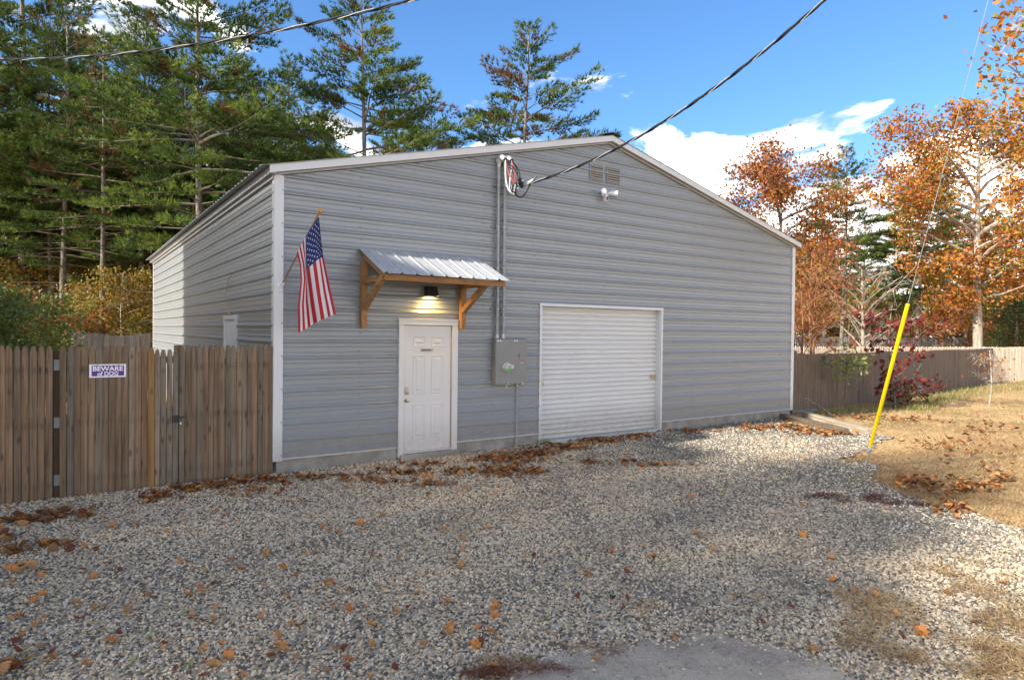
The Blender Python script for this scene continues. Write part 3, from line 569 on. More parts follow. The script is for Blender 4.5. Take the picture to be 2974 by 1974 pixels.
for rt_ in (False, True):
    slope_box(-.11, half, -.125, -.112, 0, .105, 'rake_trim', MT['trim'], rt_)
    slope_box(-.11, half, -.111, -.001, .003, .10, 'rake_soffit', plain('soffit_beige', (.40, .38, .35), .5), rt_)
    slope_box(.02, half, -.040, -.0015, -.028, .002, 'rake_molding', MT['fascia'], rt_)
    slope_box(-.11, half, GL+.001, GL+.12, 0, .105, 'rake_trim', MT['trim'], rt_)
    xx = (-.105, -.09) if not rt_ else (GW+.09, GW+.105)
    MB().box(xx[0], xx[1], -.11, GL+.1, FB-.028, FB+.072).obj('eave_trim', MT['fascia'], garage)
    xs_ = (-.089, -.001) if not rt_ else (GW+.001, GW+.089)
    MB().box(xs_[0], xs_[1], -.10, GL+.1, FB-.022, FB-.014).obj('eave_soffit', MT['fascia'], garage)
    xb = (-.05, -.0015) if not rt_ else (GW+.0015, GW+.05)
    MB().box(xb[0], xb[1], -.0, GL, FB-.075, FB-.024).obj('eave_molding', MT['fascia'], garage)
# roof panels, ribs running up the slope
def roof_mesh(right):
    pts = []
    for k in range(4):
        c = .114+k*R; pts += [(c-.032, 0), (c-.014, .02), (c+.014, .02), (c+.032, 0)]
    pts = [(0, 0)]+pts+[(.9144, 0)]; vs = []
    for y_, o in pts:
        for x_ in (-.225, half): vs.append((x_, y_, FB+SL*x_+.108+o))
    for y_, o in pts:
        for x_ in (-.225, half): vs.append((x_, y_, FB+SL*x_+.1065+o))
    n = len(pts)
    if right: vs = [(GW-a, b, c) for a, b, c in vs]
    fs = [(2*i, 2*i+1, 2*i+3, 2*i+2) for i in range(n-1)]+[(2*n+2*i, 2*n+2*i+2, 2*n+2*i+3, 2*n+2*i+1) for i in range(n-1)]+[(2*i, 2*i+2, 2*n+2*i+2, 2*n+2*i) for i in range(n-1)]
    return MB().add(vs, fs).mesh('roof_panel', MT['roof'])
for rt_ in (False, True):
    me = roof_mesh(rt_)
    for i in range(17):
        link('roof_panel', me, garage, (0, -.145+i*.9, .2-.001*(i % 2)), scale=(1, .98425*1.0005, 1))
b = MB()
for s in (-1, 1): b.add([(half, -.155, 5.535), (half, GL+.13, 5.535), (half+s*.2, GL+.13, 5.535-SL*.2+.0), (half+s*.2, -.155, 5.535-SL*.2)], [(0, 1, 2, 3)])
b.obj('ridge_cap', MT['ridge'], garage)
# screws
b = MB()
def screw(x, z, y=-.004):
    b.lathe([(.010, 0), (.010, -.005), (.003, -.008)], (x, y, z), 'y', 6)
for xk in (1.22, 3.35, 3.56, 4.40, 6.05, 8.6, 10.2, 11.7):
    for k in range(0, 24):
        z = k*R+R*.5
        if z > EZ+SL*min(xk, GW-xk)-.15: continue
        if xk == 6.05 and (z < 2.4 or 4.4 < z): continue
        screw(xk+.01*math.sin(k*3), z+(.02 if k % 2 else -.02))
for k in range(0, 17, 2):
    for xk in (.085, GW-.075): screw(xk, k*R+.03, -.0275)
for t in np.linspace(.8, half-.4, 8):
    for s in (0, 1):
        x_ = t if not s else GW-t; b.lathe([(.008, 0), (.008, -.006)], (x_, -.030, FB+SL*t-.012), 'z', 6)
o = b.obj('screws', MT['screw'], garage); o['kind'] = 'stuff'
# entry door
MB().box(DX0, 1.925, -.045, .02, -.185, DT-.085).obj('door_frame', MT['door'], garage, bevel=.006); MB().box(2.765, DX1, -.045, .02, -.175, DT-.085).obj('door_frame', MT['door'], garage, bevel=.006)
MB().box(DX0-.003, DX1+.003, -.048, .02, DT-.085, DT).obj('door_frame', MT['door'], garage, bevel=.006)
MB().box(DX0-.02, DX1+.02, -.056, .0, DT, DT+.012).obj('drip_cap', MT['trim'], garage)
def six_panel(x0, x1, z0, z1, y, name='entry_door'):
    d = MB(); w = x1-x0; h = z1-z0; d.box(x0, x1, y, y+.04, z0, z1); do = d.obj(name, MT['door'], garage, bevel=.003)
    for cx0, cx1 in ((.18, .44), (.57, .83)):
        for cz0, cz1 in ((.095, .375), (.455, .765), (.835, .915)):
            a, c = x0+w*cx0, x0+w*cx1; e, f_ = z0+h*cz0, z0+h*cz1; p = MB(); t = .018
            vs = []
            for k_, yy in ((0, y-.0015), (.007, y-.009), (t, y-.0015), (t+.028, y-.0015), (t+.045, y-.0105)):
                vs += [(a+k_, yy, e+k_), (c-k_, yy, e+k_), (c-k_, yy, f_-k_), (a+k_, yy, f_-k_)]
            fs = [(4*r_+j, 4*r_+(j+1) % 4, 4*r_+4+(j+1) % 4, 4*r_+4+j) for r_ in range(4) for j in range(4)]+[(16, 17, 18, 19)]
            p.add(vs, fs); p.obj('molded_panel', MT['door'], do)
    return do
door = six_panel(1.938, 2.752, -.100, 1.852, -.012)
MB().box(1.93, 2.762, -.035, .02, -.128, -.103).obj('threshold', MT['trim'], garage); MB().box(1.925, 2.765, .045, .06, -.12, 1.87).obj('door_backing', MT['dark'], garage)
for z in (1.62, .83, .02): MB().tube([(2.758, -.02, z-.05), (2.758, -.02, z+.05)], .008, 8).obj('hinge', MT['nickel'], door)
kx = W(1181.5, 1163, -.03)[0]
k = MB(); k.lathe([(.030, -.012), (.030, -.024), (.012, -.028), (.012, -.045), (.026, -.052), (.030, -.066), (.024, -.080), (.006, -.084)], (kx, 0, W(1183, 1163, -.06)[2]), 'y', 16); k.obj('door_knob', MT['nickel'], door, smooth=True)
k = MB(); zz = W(1183, 1135, -.03)[2]; k.box(kx-.030, kx+.030, -.030, -.0125, zz-.060, zz+.060); k.obj('deadbolt_plate', MT['nickel'], door, bevel=.012)
k = MB(); k.lathe([(.024, 0), (.024, -.02), (.016, -.028), (.004, -.030)], (kx, -.0305, zz-.02), 'y', 14); k.obj('deadbolt', MT['nickel'], door, smooth=True)
# side door
sdz = 1.93
MB().box(-.04, .0, 2.34, 2.42, -.15, sdz).obj('side_door_frame', MT['trim'], garage); MB().box(-.04, .0, 3.27, 3.35, -.15, sdz).obj('side_door_frame', MT['trim'], garage); MB().box(-.042, 0, 2.33, 3.36, sdz, sdz+.07).obj('side_door_frame', MT['trim'], garage)
sdr = MB().box(-.012, .03, 2.42, 3.27, -.12, sdz-.003).obj('side_door', MT['door'], garage)
for y0, y1 in ((2.53, 2.78), (2.90, 3.15)):
    for z0, z1 in ((1.56, 1.74), (.85, 1.46), (.08, .68)):
        MB().box(-.019, -.0125, y0, y1, z0, z1).obj('molded_panel', MT['door'], sdr, bevel=.005)
# roll-up door
MB().box(4.53, 4.578, -.030, .10, -.135, 2.235).obj('garage_door_frame', MT['trim'], garage); MB().box(7.600, 7.652, -.030, .10, -.180, 2.235).obj('garage_door_frame', MT['trim'], garage)
MB().box(4.527, 7.655, -.033, .10, 2.235, 2.285).obj('garage_door_frame', MT['trim'], garage)
MB().box(7.585, 7.60, .0, .15, -.17, 2.234).obj('garage_door_jamb', MT['trim'], garage); MB().box(4.56, 4.577, .101, .15, -.17, 2.234).obj('garage_door_jamb', MT['trim'], garage)
MB().box(4.56, 7.62, .16, .2, -.2, 2.3).obj('door_backing', MT['dark'], garage)
rud = MB().box(4.58, 7.584, .095, .128, -.150, -.085).obj('roll_up_door', MT['curtain'], garage)
npit = 26; pit = (2.26+.085)/npit; b = MB(); vs = []
prof = [(0, .0), (.07, .0), (.13, .022), (.30, .032), (.55, .030), (.80, .016), (.95, .002), (1, .0)]
for t, o in prof: vs += [(-1.502, -o, t*pit), (1.502, -o, t*pit)]
b.add(vs, [(2*i, 2*i+1, 2*i+3, 2*i+2) for i in range(len(prof)-1)]); sm = b.mesh('door_slat', MT['curtain'])
base = Vector(rud.location)+Vector(garage.location)
for i in range(npit): link('door_slat', sm, rud, Vector((6.082, .125, -.085+i*pit))-base)
b = MB()
for i in range(1, npit-1):
    for xk in (5.02, 5.45, 5.85, 6.3, 6.75, 7.1, 7.47):
        if random.random() < .28: b.lathe([(.007, 0), (.007, -.003)], (xk, .0995, -.085+(i+.5)*pit), 'y', 6)
o = b.obj('rivets', MT['black'], rud); o['kind'] = 'stuff'
for x_, z_ in ((4.65, .85), (7.50, .88)):
    k = MB(); k.box(x_-.05, x_+.05, .075, .0995, z_-.035, z_+.035); k.box(x_-.07, x_+.03, .065, .075, z_-.012, z_+.012); k.obj('slide_latch', MT['brass'], rud)
# gable vents
for px0, py0, px1, py1 in ((1716, 477, 1750, 523), (1765, 486, 1799, 532)):
    a = W(px0, py0, -.02); c = W(px1, py1, -.02); v = MB(); x0, x1, z1, z0 = a[0], c[0], a[2], c[2]
    f_ = .02
    v.box(x0-f_, x0, -.030, 0, z0-f_, z1+f_); v.box(x1, x1+f_, -.030, 0, z0-f_, z1+f_); v.box(x0, x1, -.030, 0, z1, z1+f_); v.box(x0, x1, -.030, 0, z0-f_, z0)
    vo_ = v.obj('gable_vent', MT['siding'], garage); MB().box(x0, x1, -.006, -.001, z0, z1).obj('vent_backing', MT['dark'], vo_)
    for i in range(6):
        zc_ = z0+(i+.35)*(z1-z0)/6; MB().add([(x0, -.045, zc_-.012), (x1, -.045, zc_-.012), (x1, -.008, zc_+.026), (x0, -.008, zc_+.026), (x0, -.043, zc_-.016), (x1, -.043, zc_-.016), (x1, -.006, zc_+.022), (x0, -.006, zc_+.022)], [(0, 1, 2, 3), (7, 6, 5, 4), (0, 4, 5, 1)]).obj('louver', plain('louver_tan', (.40, .36, .30), .5), vo_)

# door sign
a = W(1222, 1011.5, -.02); b_ = W(1258, 1021, -.02)
sg = empty('door_sign', (a[0], -.014, b_[2]), label='small tan Employees Only plate on the white entry door', cat='sign')
MB().box(a[0], b_[0], -.0165, -.0135, b_[2], a[2]).obj('plate', MT['plate'], sg)
def text_mesh(body, size, mat, bold=.0, name='lettering', sx=1.):
    c = bpy.data.curves.new(name, 'FONT'); c.body = body; c.size = size; c.align_x = 'CENTER'; c.align_y = 'CENTER'; c.extrude = .0012; c.offset = bold; c.resolution_u = 3
    t = bpy.data.objects.new(name, c); COL.objects.link(t); dg = bpy.context.evaluated_depsgraph_get(); me = bpy.data.meshes.new_from_object(t.evaluated_get(dg)); bpy.data.objects.remove(t); bpy.data.curves.remove(c)
    me.name = name; me.materials.clear(); me.materials.append(mat)
    for v in me.vertices: v.co.x *= sx
    return me
link('lettering', text_mesh('Employees Only', .030, MT['black'], .0008, sx=.78), sg, ((b_[0]-a[0])*.44, -.0045, (a[2]-b_[2])*.5), (PI/2, 0, 0))

# ------------------------------------------------------------------ awning over the door
aw = empty('door_awning', (1.2, 0, 1.8), label='wooden bracketed awning with galvanised ribbed metal roof over the entry door', cat='awning')
def beam(a, c, w, h, mat, name='beam', up=(0, 0, 1)):
    m_ = MB().bar(a, c, w, h, up); return m_.obj(name, MT[mat], aw, bevel=.004)
for x_ in (1.245, 2.928):
    MB().box(x_-.043, x_+.043, -.115, -.028, 1.81, 2.78).obj('wall_post', MT['cedar_z'], aw, bevel=.004)
    beam((x_, -.116, 2.50), (x_, -.60, 2.50), .085, .085, 'cedar_y', 'strut')
    beam((x_, -.105, 2.10), (x_, -.80, 2.51), .075, .085, 'cedar_y', 'diagonal_brace')
for x_ in (1.245, 1.9, 2.55, 3.17):
    beam((x_, -.03, 2.905), (x_, -.845, 2.535), .04, .085, 'cedar_y', 'rafter')
beam((1.225, -.868, 2.505), (3.21, -.868, 2.505), .04, .085, 'cedar_x', 'fascia_board', (0, 0, 1)); beam((1.225, -.045, 2.90), (3.19, -.045, 2.90), .035, .08, 'cedar_x', 'ledger')
def awn_panel(x0, x1):
    pts = [(x0, 0)]; step = .229; c = 1.20+.03
    while c < 3.3:
        if x0 < c < x1-.02: pts += [(max(x0, c-.028), 0), (c-.012, .019), (c+.012, .019), (c+.028, 0)]
        m2 = c+step/2
        if x0 < m2 < x1-.02: pts += [(m2-.03, 0), (m2-.026, .004), (m2-.02, 0), (m2+.02, 0), (m2+.026, .004), (m2+.03, 0)]
        c += step
    pts.append((x1, 0)); vs = []
    for dz in (0, -.0015):
        for x_, o in pts:
            for y_, z_ in ((-.028, 2.972), (-.945, 2.556)): vs.append((x_, y_, z_+o+dz))
    n = len(pts); fs = [(2*i, 2*i+1, 2*i+3, 2*i+2) for i in range(n-1)]+[(2*n+2*i, 2*n+2*i+2, 2*n+2*i+3, 2*n+2*i+1) for i in range(n-1)]+[(2*i+1, 2*n+2*i+1, 2*n+2*i+3, 2*i+3) for i in range(n-1)]
    return MB().add(vs, fs).obj('roof_sheet', MT['galv'], aw)
awn_panel(1.185, 2.14); awn_panel(2.14, 3.26)
b = MB()
for xk in np.arange(1.29, 3.25, .229):
    for t in (.12, .5, .88): b.lathe([(.006, 0), (.006, .004), (.002, .006)], (xk, -.028-.917*t, 2.9725-.416*t), 'z', 6)
o = b.obj('roof_screws', MT['screw'], aw); o['kind'] = 'stuff'

# ------------------------------------------------------------------ lamp over the door (lit)
lc = W(1253, 846, -.10); lp = empty('wall_lamp', (lc[0], -.02, lc[2]), label='black lit wall lamp under the awning above the entry door', cat='lamp')
x0, x1, z0, z1 = lc[0]-.105, lc[0]+.105, lc[2]-.075, lc[2]+.075
MB().add([(x0+.02, -.02, z0), (x1-.02, -.02, z0), (x1, -.17, z0), (x0, -.17, z0), (x0+.02, -.02, z1), (x1-.02, -.02, z1), (x1-.02, -.13, z1), (x0+.02, -.13, z1)],
         [(4, 5, 6, 7), (0, 1, 5, 4), (1, 2, 6, 5), (2, 3, 7, 6), (3, 0, 4, 7)]).obj('housing', MT['black'], lp, bevel=.006)
em = NT('lamp_glow'); e_ = em.n('ShaderNodeEmission'); e_.inputs[0].default_value = (1, .72, .32, 1); e_.inputs[1].default_value = 9; em.l(e_.outputs[0], em.n('ShaderNodeOutputMaterial').inputs[0])
MB().add([(x0+.03, -.04, z0+.02), (x1-.03, -.04, z0+.02), (x1-.02, -.15, z0+.02), (x0+.02, -.15, z0+.02)], [(0, 3, 2, 1)]).obj('lens', em.m, lp)
la = bpy.data.lights.new('lamp_light', 'AREA'); la.shape = 'RECTANGLE'; la.size = .14; la.size_y = .08; la.energy = 3.2; la.color = (1, .58, .14)
lo = bpy.data.objects.new('lamp_light', la); COL.objects.link(lo); lo.parent = lp; lo.location = (0, -.075, -.072); lo.rotation_euler = (math.radians(-18), 0, 0)

# ------------------------------------------------------------------ electric meter box, conduits, service drop
bx = empty('meter_box', (3.533, 0, .885), label='grey electrical panel with round glass meter, green sticker and hatch', cat='electric panel')
MB().box(3.533, 4.172, -.135, -.02, .885, 1.655).obj('enclosure', MT['boxgrey'], bx, bevel=.006)
MB().box(3.537, 4.168, -.143, -.1355, .889, 1.650).obj('cover', MT['boxgrey'], bx, bevel=.003)
MB().box(3.525, 4.18, -.150, -.02, 1.6555, 1.664).obj('rain_lip', MT['boxgrey'], bx)
mcx, mcz = W(1472, 1067, -.15)[0], W(1472, 1067, -.15)[2]
k = MB(); k.lathe([(.088, -.1435), (.088, -.158), (.078, -.166), (.074, -.175)], (mcx, 0, mcz), 'y', 28); k.obj('meter_ring', MT['galv'], bx, smooth=True)
k = MB(); k.lathe([(.068, -.1755), (.066, -.235), (.055, -.248), (.002, -.250)], (mcx, 0, mcz), 'y', 28); mg = k.obj('meter', plain('meter_glass', (.50, .50, .47), .15, 0, .1), bx, smooth=True)
k = MB(); n_ = 12; vs = [(mcx+.052*math.cos(t), -.2515, mcz+.052*math.sin(t)) for t in np.linspace(PI*1.02, PI*1.95, n_)]; k.add(vs, [tuple(range(n_))]); k.obj('green_sticker', MT['green'], mg)
MB().box(mcx-.025, mcx+.022, -.2525, -.2510, mcz+.012, mcz+.026).obj('display', MT['black'], mg); MB().box(mcx-.058, mcx-.046, -.247, -.240, mcz-.018, mcz-.006).obj('port', MT['black'], mg)
MB().box(mcx+.050, mcx+.062, -.262, -.235, mcz-.005, mcz+.042).obj('seal_tab', MT['white'], mg)
hx, hz = W(1515.5, 1032, -.14)[0], W(1515.5, 1032, -.14)[2]
def rrect(cx, cz, w, h, r_, y0, y1):
    pts = []
    for sx, sz, a0 in ((1, 1, 0), (-1, 1, PI/2), (-1, -1, PI), (1, -1, 1.5*PI)):
        for t in np.linspace(a0, a0+PI/2, 5): pts.append((cx+sx*(w/2-r_)+r_*math.cos(t), cz+sz*(h/2-r_)+r_*math.sin(t)))
    n = len(pts); return MB().add([(x_, y0, z_) for x_, z_ in pts]+[(x_, y1, z_) for x_, z_ in pts], [tuple(range(n)), tuple(range(n, 2*n))[::-1]]+[(i, (i+1) % n, n+(i+1) % n, n+i) for i in range(n)])
rrect(hx, hz-.006, .125, .10, .012, -.1475, -.1435).obj('hatch_plate', MT['boxgrey'], bx); rrect(hx, hz+.006, .105, .065, .022, -.158, -.148).obj('hatch', MT['boxgrey'], bx, bevel=.002)
MB().box(hx-.022, hx+.026, -.1455, -.1435, hz-.118, hz-.092).obj('red_sticker', MT['red'], bx); MB().box(hx-.022, hx+.026, -.1455, -.1435, hz-.128, hz-.1185).obj('white_sticker', MT['signwhite'], bx)
for px in (1450.5, 1498.5):
    p_ = W(px, 989.5, -.145); s_o = MB().box(p_[0]-.038, p_[0]+.038, -.1455, -.1435, p_[2]-.011, p_[2]+.011).obj('warning_label', MT['signwhite'], bx); MB().box(p_[0]-.006, p_[0]+.010, -.1475, -.1458, p_[2]-.009, p_[2]+.007).obj('label_mark', MT['black'], s_o)
MB().box(mcx+.02, mcx+.04, -.155, -.1435, .878, .905).obj('latch', MT['galv'], bx); MB().box(mcx-.01, mcx-.004, -.150, -.145, .82, .880).obj('seal_wire', MT['white'], bx); MB().box(hx+.0, hx+.03, -.155, -.1435, .880, .905).obj('latch', MT['galv'], bx)
def conduit(px_t, py_t, px_b, label, hy):
    t_ = W(px_t, py_t, -.065); x_ = t_[0]+.025; zt = t_[2]
    e = empty('conduit_mast', (x_, -.065, 1.664), label=label, cat='conduit')
    MB().tube([(x_, -.065, 1.72), (x_, -.065, zt)], .0275, 14).obj('pipe', MT['conduit'], e, smooth=True)
    k = MB(); k.lathe([(.036, 0), (.036, .03), (.031, .035), (.031, .06)], (x_, -.065, 1.665), 'z', 14); k.obj('hub', MT['galv'], e, smooth=True)
    k = MB(); k.lathe([(.030, -.06), (.034, 0), (.05, .03)], (x_, -.065, zt), 'z', 14); k.obj('collar', MT['galv'], e, smooth=True)
    k = MB(); pts = [(0, -.035, .0), (.02, -.06, .03), (.045, -.10, .05)]; k.tube([(x_-.01, -.05, zt+.02), (x_, -.08, zt+.075), (x_+.02, -.135, zt+.09), (x_+.04, -.19, zt+.055)], [.045, .058, .055, .045], 12); k.obj('weatherhead_hood', MT['galv'], e, smooth=True)
    MB().lathe([(.042, -.006), (.042, .0)], (x_+.045, -.195, zt+.045), 'y', 12).obj('wire_plate', MT['black'], e)
    return x_, zt
m1x, m1z = conduit(1445, 475, 1445, 'left of two grey conduit masts rising from the panel to the rake', 0)
m2x, m2z = conduit(1463, 478, 1464, 'right of two grey conduit masts, the one nearer the roll up door', 0)
for py in (541, 660, 779, 897.5):
    p_ = W(1455, py, -.05); st = empty('strut_clamp', ((m1x+m2x)/2, 0, p_[2]), label={541: 'topmost', 660: 'second from the top', 779: 'third from the top', 897.5: 'lowest'}[py]+' steel strut clamp across the two conduit masts', cat='pipe clamp')
    MB().box(m1x-.10, m2x+.08, -.034, -.020, p_[2]-.018, p_[2]+.018).obj('channel', MT['screw'], st)
    for x_ in (m1x, m2x):
        k = MB(); k.tube([(x_-.045, -.04, p_[2]), (x_-.033, -.075, p_[2]), (x_, -.1, p_[2]), (x_+.033, -.075, p_[2]), (x_+.045, -.04, p_[2])], .007, 6); k.obj('clamp_strap', MT['galv'], st)
c = W(1500, 1200, -.03)[0]; cw = empty('ground_wire_conduit', (c, -.03, -.2), label='thin pale conduit running from the panel bottom down to the gravel', cat='conduit')
MB().tube([(c, -.032, -.24), (c, -.032, .89)], .0125, 10).obj('pipe', MT['conduit'], cw, smooth=True); MB().lathe([(.02, 0), (.02, .03)], (c, -.032, .84), 'z', 10).obj('fitting', MT['galv'], cw)

POLE = A3(6.211, -6.547, 7.666); HK = W(1530, 534, -.35)
def sagc(a, b_, sag, n=60):
    t = np.linspace(0, 1, n)[:, None]; c_ = a*(1-t)+b_*t; c_[:, 2] -= 4*sag*(t*(1-t))[:, 0]; return c_
def twisted(e, c_, rr_, turns, mats, rad):
    d = np.gradient(c_, axis=0); d /= np.linalg.norm(d, axis=1)[:, None]; s = np.cross(d, A3(0, 0, 1)); s /= np.linalg.norm(s, axis=1)[:, None]; u_ = np.cross(s, d); ph = np.linspace(0, 2*PI*turns, len(c_))
    for j, (mt, r_) in enumerate(zip(mats, rad)):
        p_ = c_+rr_*(s*np.cos(ph+2*PI*j/len(mats))[:, None]+u_*np.sin(ph+2*PI*j/len(mats))[:, None]); MB().tube(list(p_), r_, 6).obj('wire', MT[mt], e, smooth=True)
e = empty('service_drop_cable', tuple(HK), label='twisted black and bare overhead cable attached to the front gable', cat='cable'); twisted(e, sagc(HK, POLE, .699, 170), .013, 11, ['cable', 'cable', 'bare'], [.0125, .0125, .006])
nb = CP+ray(-150, 167.9)*14
e = empty('overhead_cable', tuple(nb), label='twisted overhead cable crossing the pines at the upper left', cat='cable'); twisted(e, sagc(POLE, nb, .894, 170), .016, 15, ['cable', 'cable', 'bare'], [.014, .014, .007])
e = empty('tension_clamp', tuple(HK), label='steel tension clamp holding the service cable to the conduit mast', cat='clamp')
k = MB(); k.bar(HK, HK+(POLE-HK)*.02+A3(0, 0, -.02), .03, .035); k.obj('wedge', MT['galv'], e); MB().tube([HK, A3(m2x+.03, -.09, 4.22)], .006, 6).obj('bail', MT['galv'], e); MB().bar((m2x-.04, -.10, 4.22), (m2x+.05, -.10, 4.22), .03, .04).obj('mast_strap', MT['galv'], e)
S1, S2 = W(1497, 548, -.33), W(1512, 526, -.33)
e = empty('wire_splices', tuple(S1), label='cluster of black splice connectors with looping black, white and red wires', cat='wire connectors')
for s_, tl in ((S1, (.02, 0, .10)), (S1+A3(-.045, .03, .0), (.01, 0, .09)), (S2, (-.06, 0, .07)), (S2+A3(.03, .04, -.05), (-.05, 0, .06))):
    k = MB(); t_ = A3(*tl); k.tube([s_-t_*.8, s_-t_*.6, s_+t_*.6, s_+t_*.8], [.016, .033, .033, .016], 8); ko = k.obj('splice_connector', MT['black'], e); MB().lathe([(.012, 0), (.012, -.03)], (s_[0]+.015, s_[1]-.03, s_[2]), 'y', 8).obj('bolt', MT['galv'], ko)
def bez(p, n=14):
    p = [A3(*x_) for x_ in p]; ts = np.linspace(0, 1, n); out = []
    for t in ts:
        q_ = [x_.copy() for x_ in p]
        while len(q_) > 1: q_ = [a_*(1-t)+b__*t for a_, b__ in zip(q_[:-1], q_[1:])]
        out.append(q_[0])
    return out
h1 = A3(m1x+.045, -.20, m1z+.045); h2 = A3(m2x+.045, -.20, m2z+.045)
for a_, m_, b__, mt, r_ in ((h1, (m1x+.15, -.28, m1z-.12), S1+A3(.02, 0, .09), 'black', .010), (h1, (m1x+.18, -.3, m1z-.10), S2+A3(-.05, 0, .06), 'black', .010), (h1, (m1x+.05, -.24, m1z-.18), S1+A3(-.03, 0, .09), 'redwire', .008),
                            (h2, (m2x+.03, -.3, m2z-.15), S1+A3(.0, 0, .10), 'redwire', .008), (h2, (m2x+.10, -.3, m2z-.1), S2+A3(-.06, 0, .08), 'black', .010), (h2, (m2x+.16, -.32, m2z-.12), S2+A3(-.02, 0, .05), 'black', .011)):
    MB().tube(bez([a_, m_, b__]), r_*.8, 6).obj('lead_wire', MT[mt], e, smooth=True)
for a_ in (h1, h2): MB().tube(bez([a_, a_+A3(-.04, -.05, -.3), S1+A3(-.20, 0, -.10), S1+A3(-.02, 0, -.09)]), .010, 6).obj('lead_wire', MT['white'], e, smooth=True)
MB().tube(bez([S1+A3(.0, 0, -.08), S1+A3(.12, 0, -.22), S1+A3(.22, 0, -.05), HK+A3(.05, -.03, .0)]), .012, 6).obj('lead_wire', MT['black'], e, smooth=True)
MB().tube(bez([S2+A3(.03, 0, -.05), HK+A3(-.02, 0, -.08), HK+(POLE-HK)*.03]), .012, 6).obj('lead_wire', MT['black'], e, smooth=True)

# ------------------------------------------------------------------ floodlight camera
fc = W(1755, 566, -.06); e = empty('floodlight_camera', (fc[0], 0, fc[2]), label='white floodlight with two heads and a security camera high on the gable', cat='security camera')
X, Z = fc[0], fc[2]
k = MB(); k.lathe([(.055, -.02), (.055, -.05), (.045, -.06)], (X, 0, Z+.02), 'y', 18); k.obj('base', MT['white'], e, smooth=True)
def head(ax, az_, dx, dz):
    k = MB(); k.tube([(X, -.06, Z+.02), (X+dx*.3, -.09, Z+.03), (ax, -.10, az_)], .014, 8); o_ = k.obj('arm', MT['white'], e, smooth=True)
    k = MB(); k.tube([(ax, -.08, az_), (ax+dx*.12, -.11, az_+dz*.2), (ax+dx*.35, -.17, az_+dz), (ax+dx*.42, -.19, az_+dz)], [.02, .045, .058, .05], 16); return k.obj('flood_head', MT['white'], e, smooth=True)
head(X-.075, Z+.045, -.12, -.01); head(X+.10, Z+.04, .30, -.01)
k = MB(); k.box(X-.035, X+.035, -.14, -.07, Z-.13, Z-.01); co = k.obj('camera_body', MT['white'], e, bevel=.012); MB().box(X-.022, X+.022, -.1435, -.1405, Z-.115, Z-.045).obj('lens', MT['black'], co)

# ------------------------------------------------------------------ flag
fl = empty('flag', (.06, -.03, 2.39), label='American flag hanging from a wooden staff bracketed to the left corner trim', cat='flag')
BR = W(816, 832, -.07); FT = W(925, 622, -.88); sdir = (FT-BR)/np.linalg.norm(FT-BR)
MB().tube([BR-sdir*.02, FT], .0125, 10).obj('staff', plain('staff_wood', (.30, .19, .11), .5), fl, smooth=True)
k = MB()
def axl(prof, o_, d, n=12):
    a_ = np.cross(d, A3(0, 0, 1)); a_ /= np.linalg.norm(a_); b2 = np.cross(d, a_); vs = [o_+d*h+r_*(a_*math.cos(t)+b2*math.sin(t)) for r_, h in prof for t in np.arange(n)*2*PI/n]; m_ = len(prof)
    k.add(vs, [(i*n+j, i*n+(j+1) % n, (i+1)*n+(j+1) % n, (i+1)*n+j) for i in range(m_-1) for j in range(n)]+[tuple(range(n))[::-1], tuple((m_-1)*n+j for j in range(n))])
axl([(.012, -.01), (.022, 0), (.018, .012), (.030, .035), (.034, .055), (.024, .078), (.006, .088)], FT, sdir); k.obj('finial', MT['gold'], fl, smooth=True)
k = MB(); axl([(.022, -.05), (.024, .06), (.020, .075)], BR, sdir); k.box(BR[0]-.035, BR[0]+.03, -.036, -.027, BR[2]-.06, BR[2]+.05); k.box(BR[0]-.008, BR[0]+.008, BR[1], -.03, BR[2]-.06, BR[2]+.01); k.obj('bracket', MT['white'], fl)
# cloth: control outline along the fly for hoist fractions v; u runs down the fly
vk = np.array([0, .25, .54, .75, 1.]); uk = np.array([0, .2, .4, .7, 1.])
cp = {0: [(926, 630), (932, 690), (939, 745), (958, 835), (976, 911)],
      .25: [(908, 652), (917, 705), (925, 752), (938, 845), (951, 921)],
      .5: [(889, 683), (896, 720), (903, 762), (916, 860), (924, 932)],
      .54: [(887, 688), (888, 738), (889, 783), (900, 868), (910, 940)],
      .75: [(874, 710), (884, 760), (889, 805), (884, 880), (888, 955)],
      1.: [(862, 736), (871, 772), (873, 815), (865, 890), (866, 966)]}
CPX = np.array([[cp[v][j] for j in range(5)] for v in (0, .25, .54, .75, 1.)], float)
def catm(ks, vals, t):
    return np.array([np.interp(t, ks, vals[..., i]) for i in range(vals.shape[-1])])
def cloth(u, v):
    hp = FT+(BR-FT)/np.linalg.norm(BR-FT)*(.02+v*.60)
    row = np.array([catm(uk, CPX[i], u) for i in range(5)]); px, py = catm(vk, row, v)
    fold = .055*math.sin(v*PI*3.4+.6+u*.8)*min(1, u*2.2)+.03*math.sin(v*PI*7+u*2)*min(1, u*1.5)
    return W(px, py, hp[1]+fold+.05*u)
nu, nv = 40, 52; V = []; F = []; mi = []
for i in range(nu+1):
    for j in range(nv+1): V.append(cloth(i/nu, j/nv))
for i in range(nu):
    for j in range(nv):
        a_ = i*(nv+1)+j; F.append((a_, a_+1, a_+nv+2, a_+nv+1)); u_, v_ = (i+.5)/nu, (j+.5)/nv; mi.append(2 if (u_ < .4 and v_ < 7/13) else int(v_*13) % 2)
V = np.array(V); fred = NT('flag_red').out((.52, .02, .035), .8, trans=.25); fwh = NT('flag_white').out((.78, .78, .80), .8, trans=.25); fbl = NT('flag_blue').out((.015, .035, .16), .8, trans=.2)
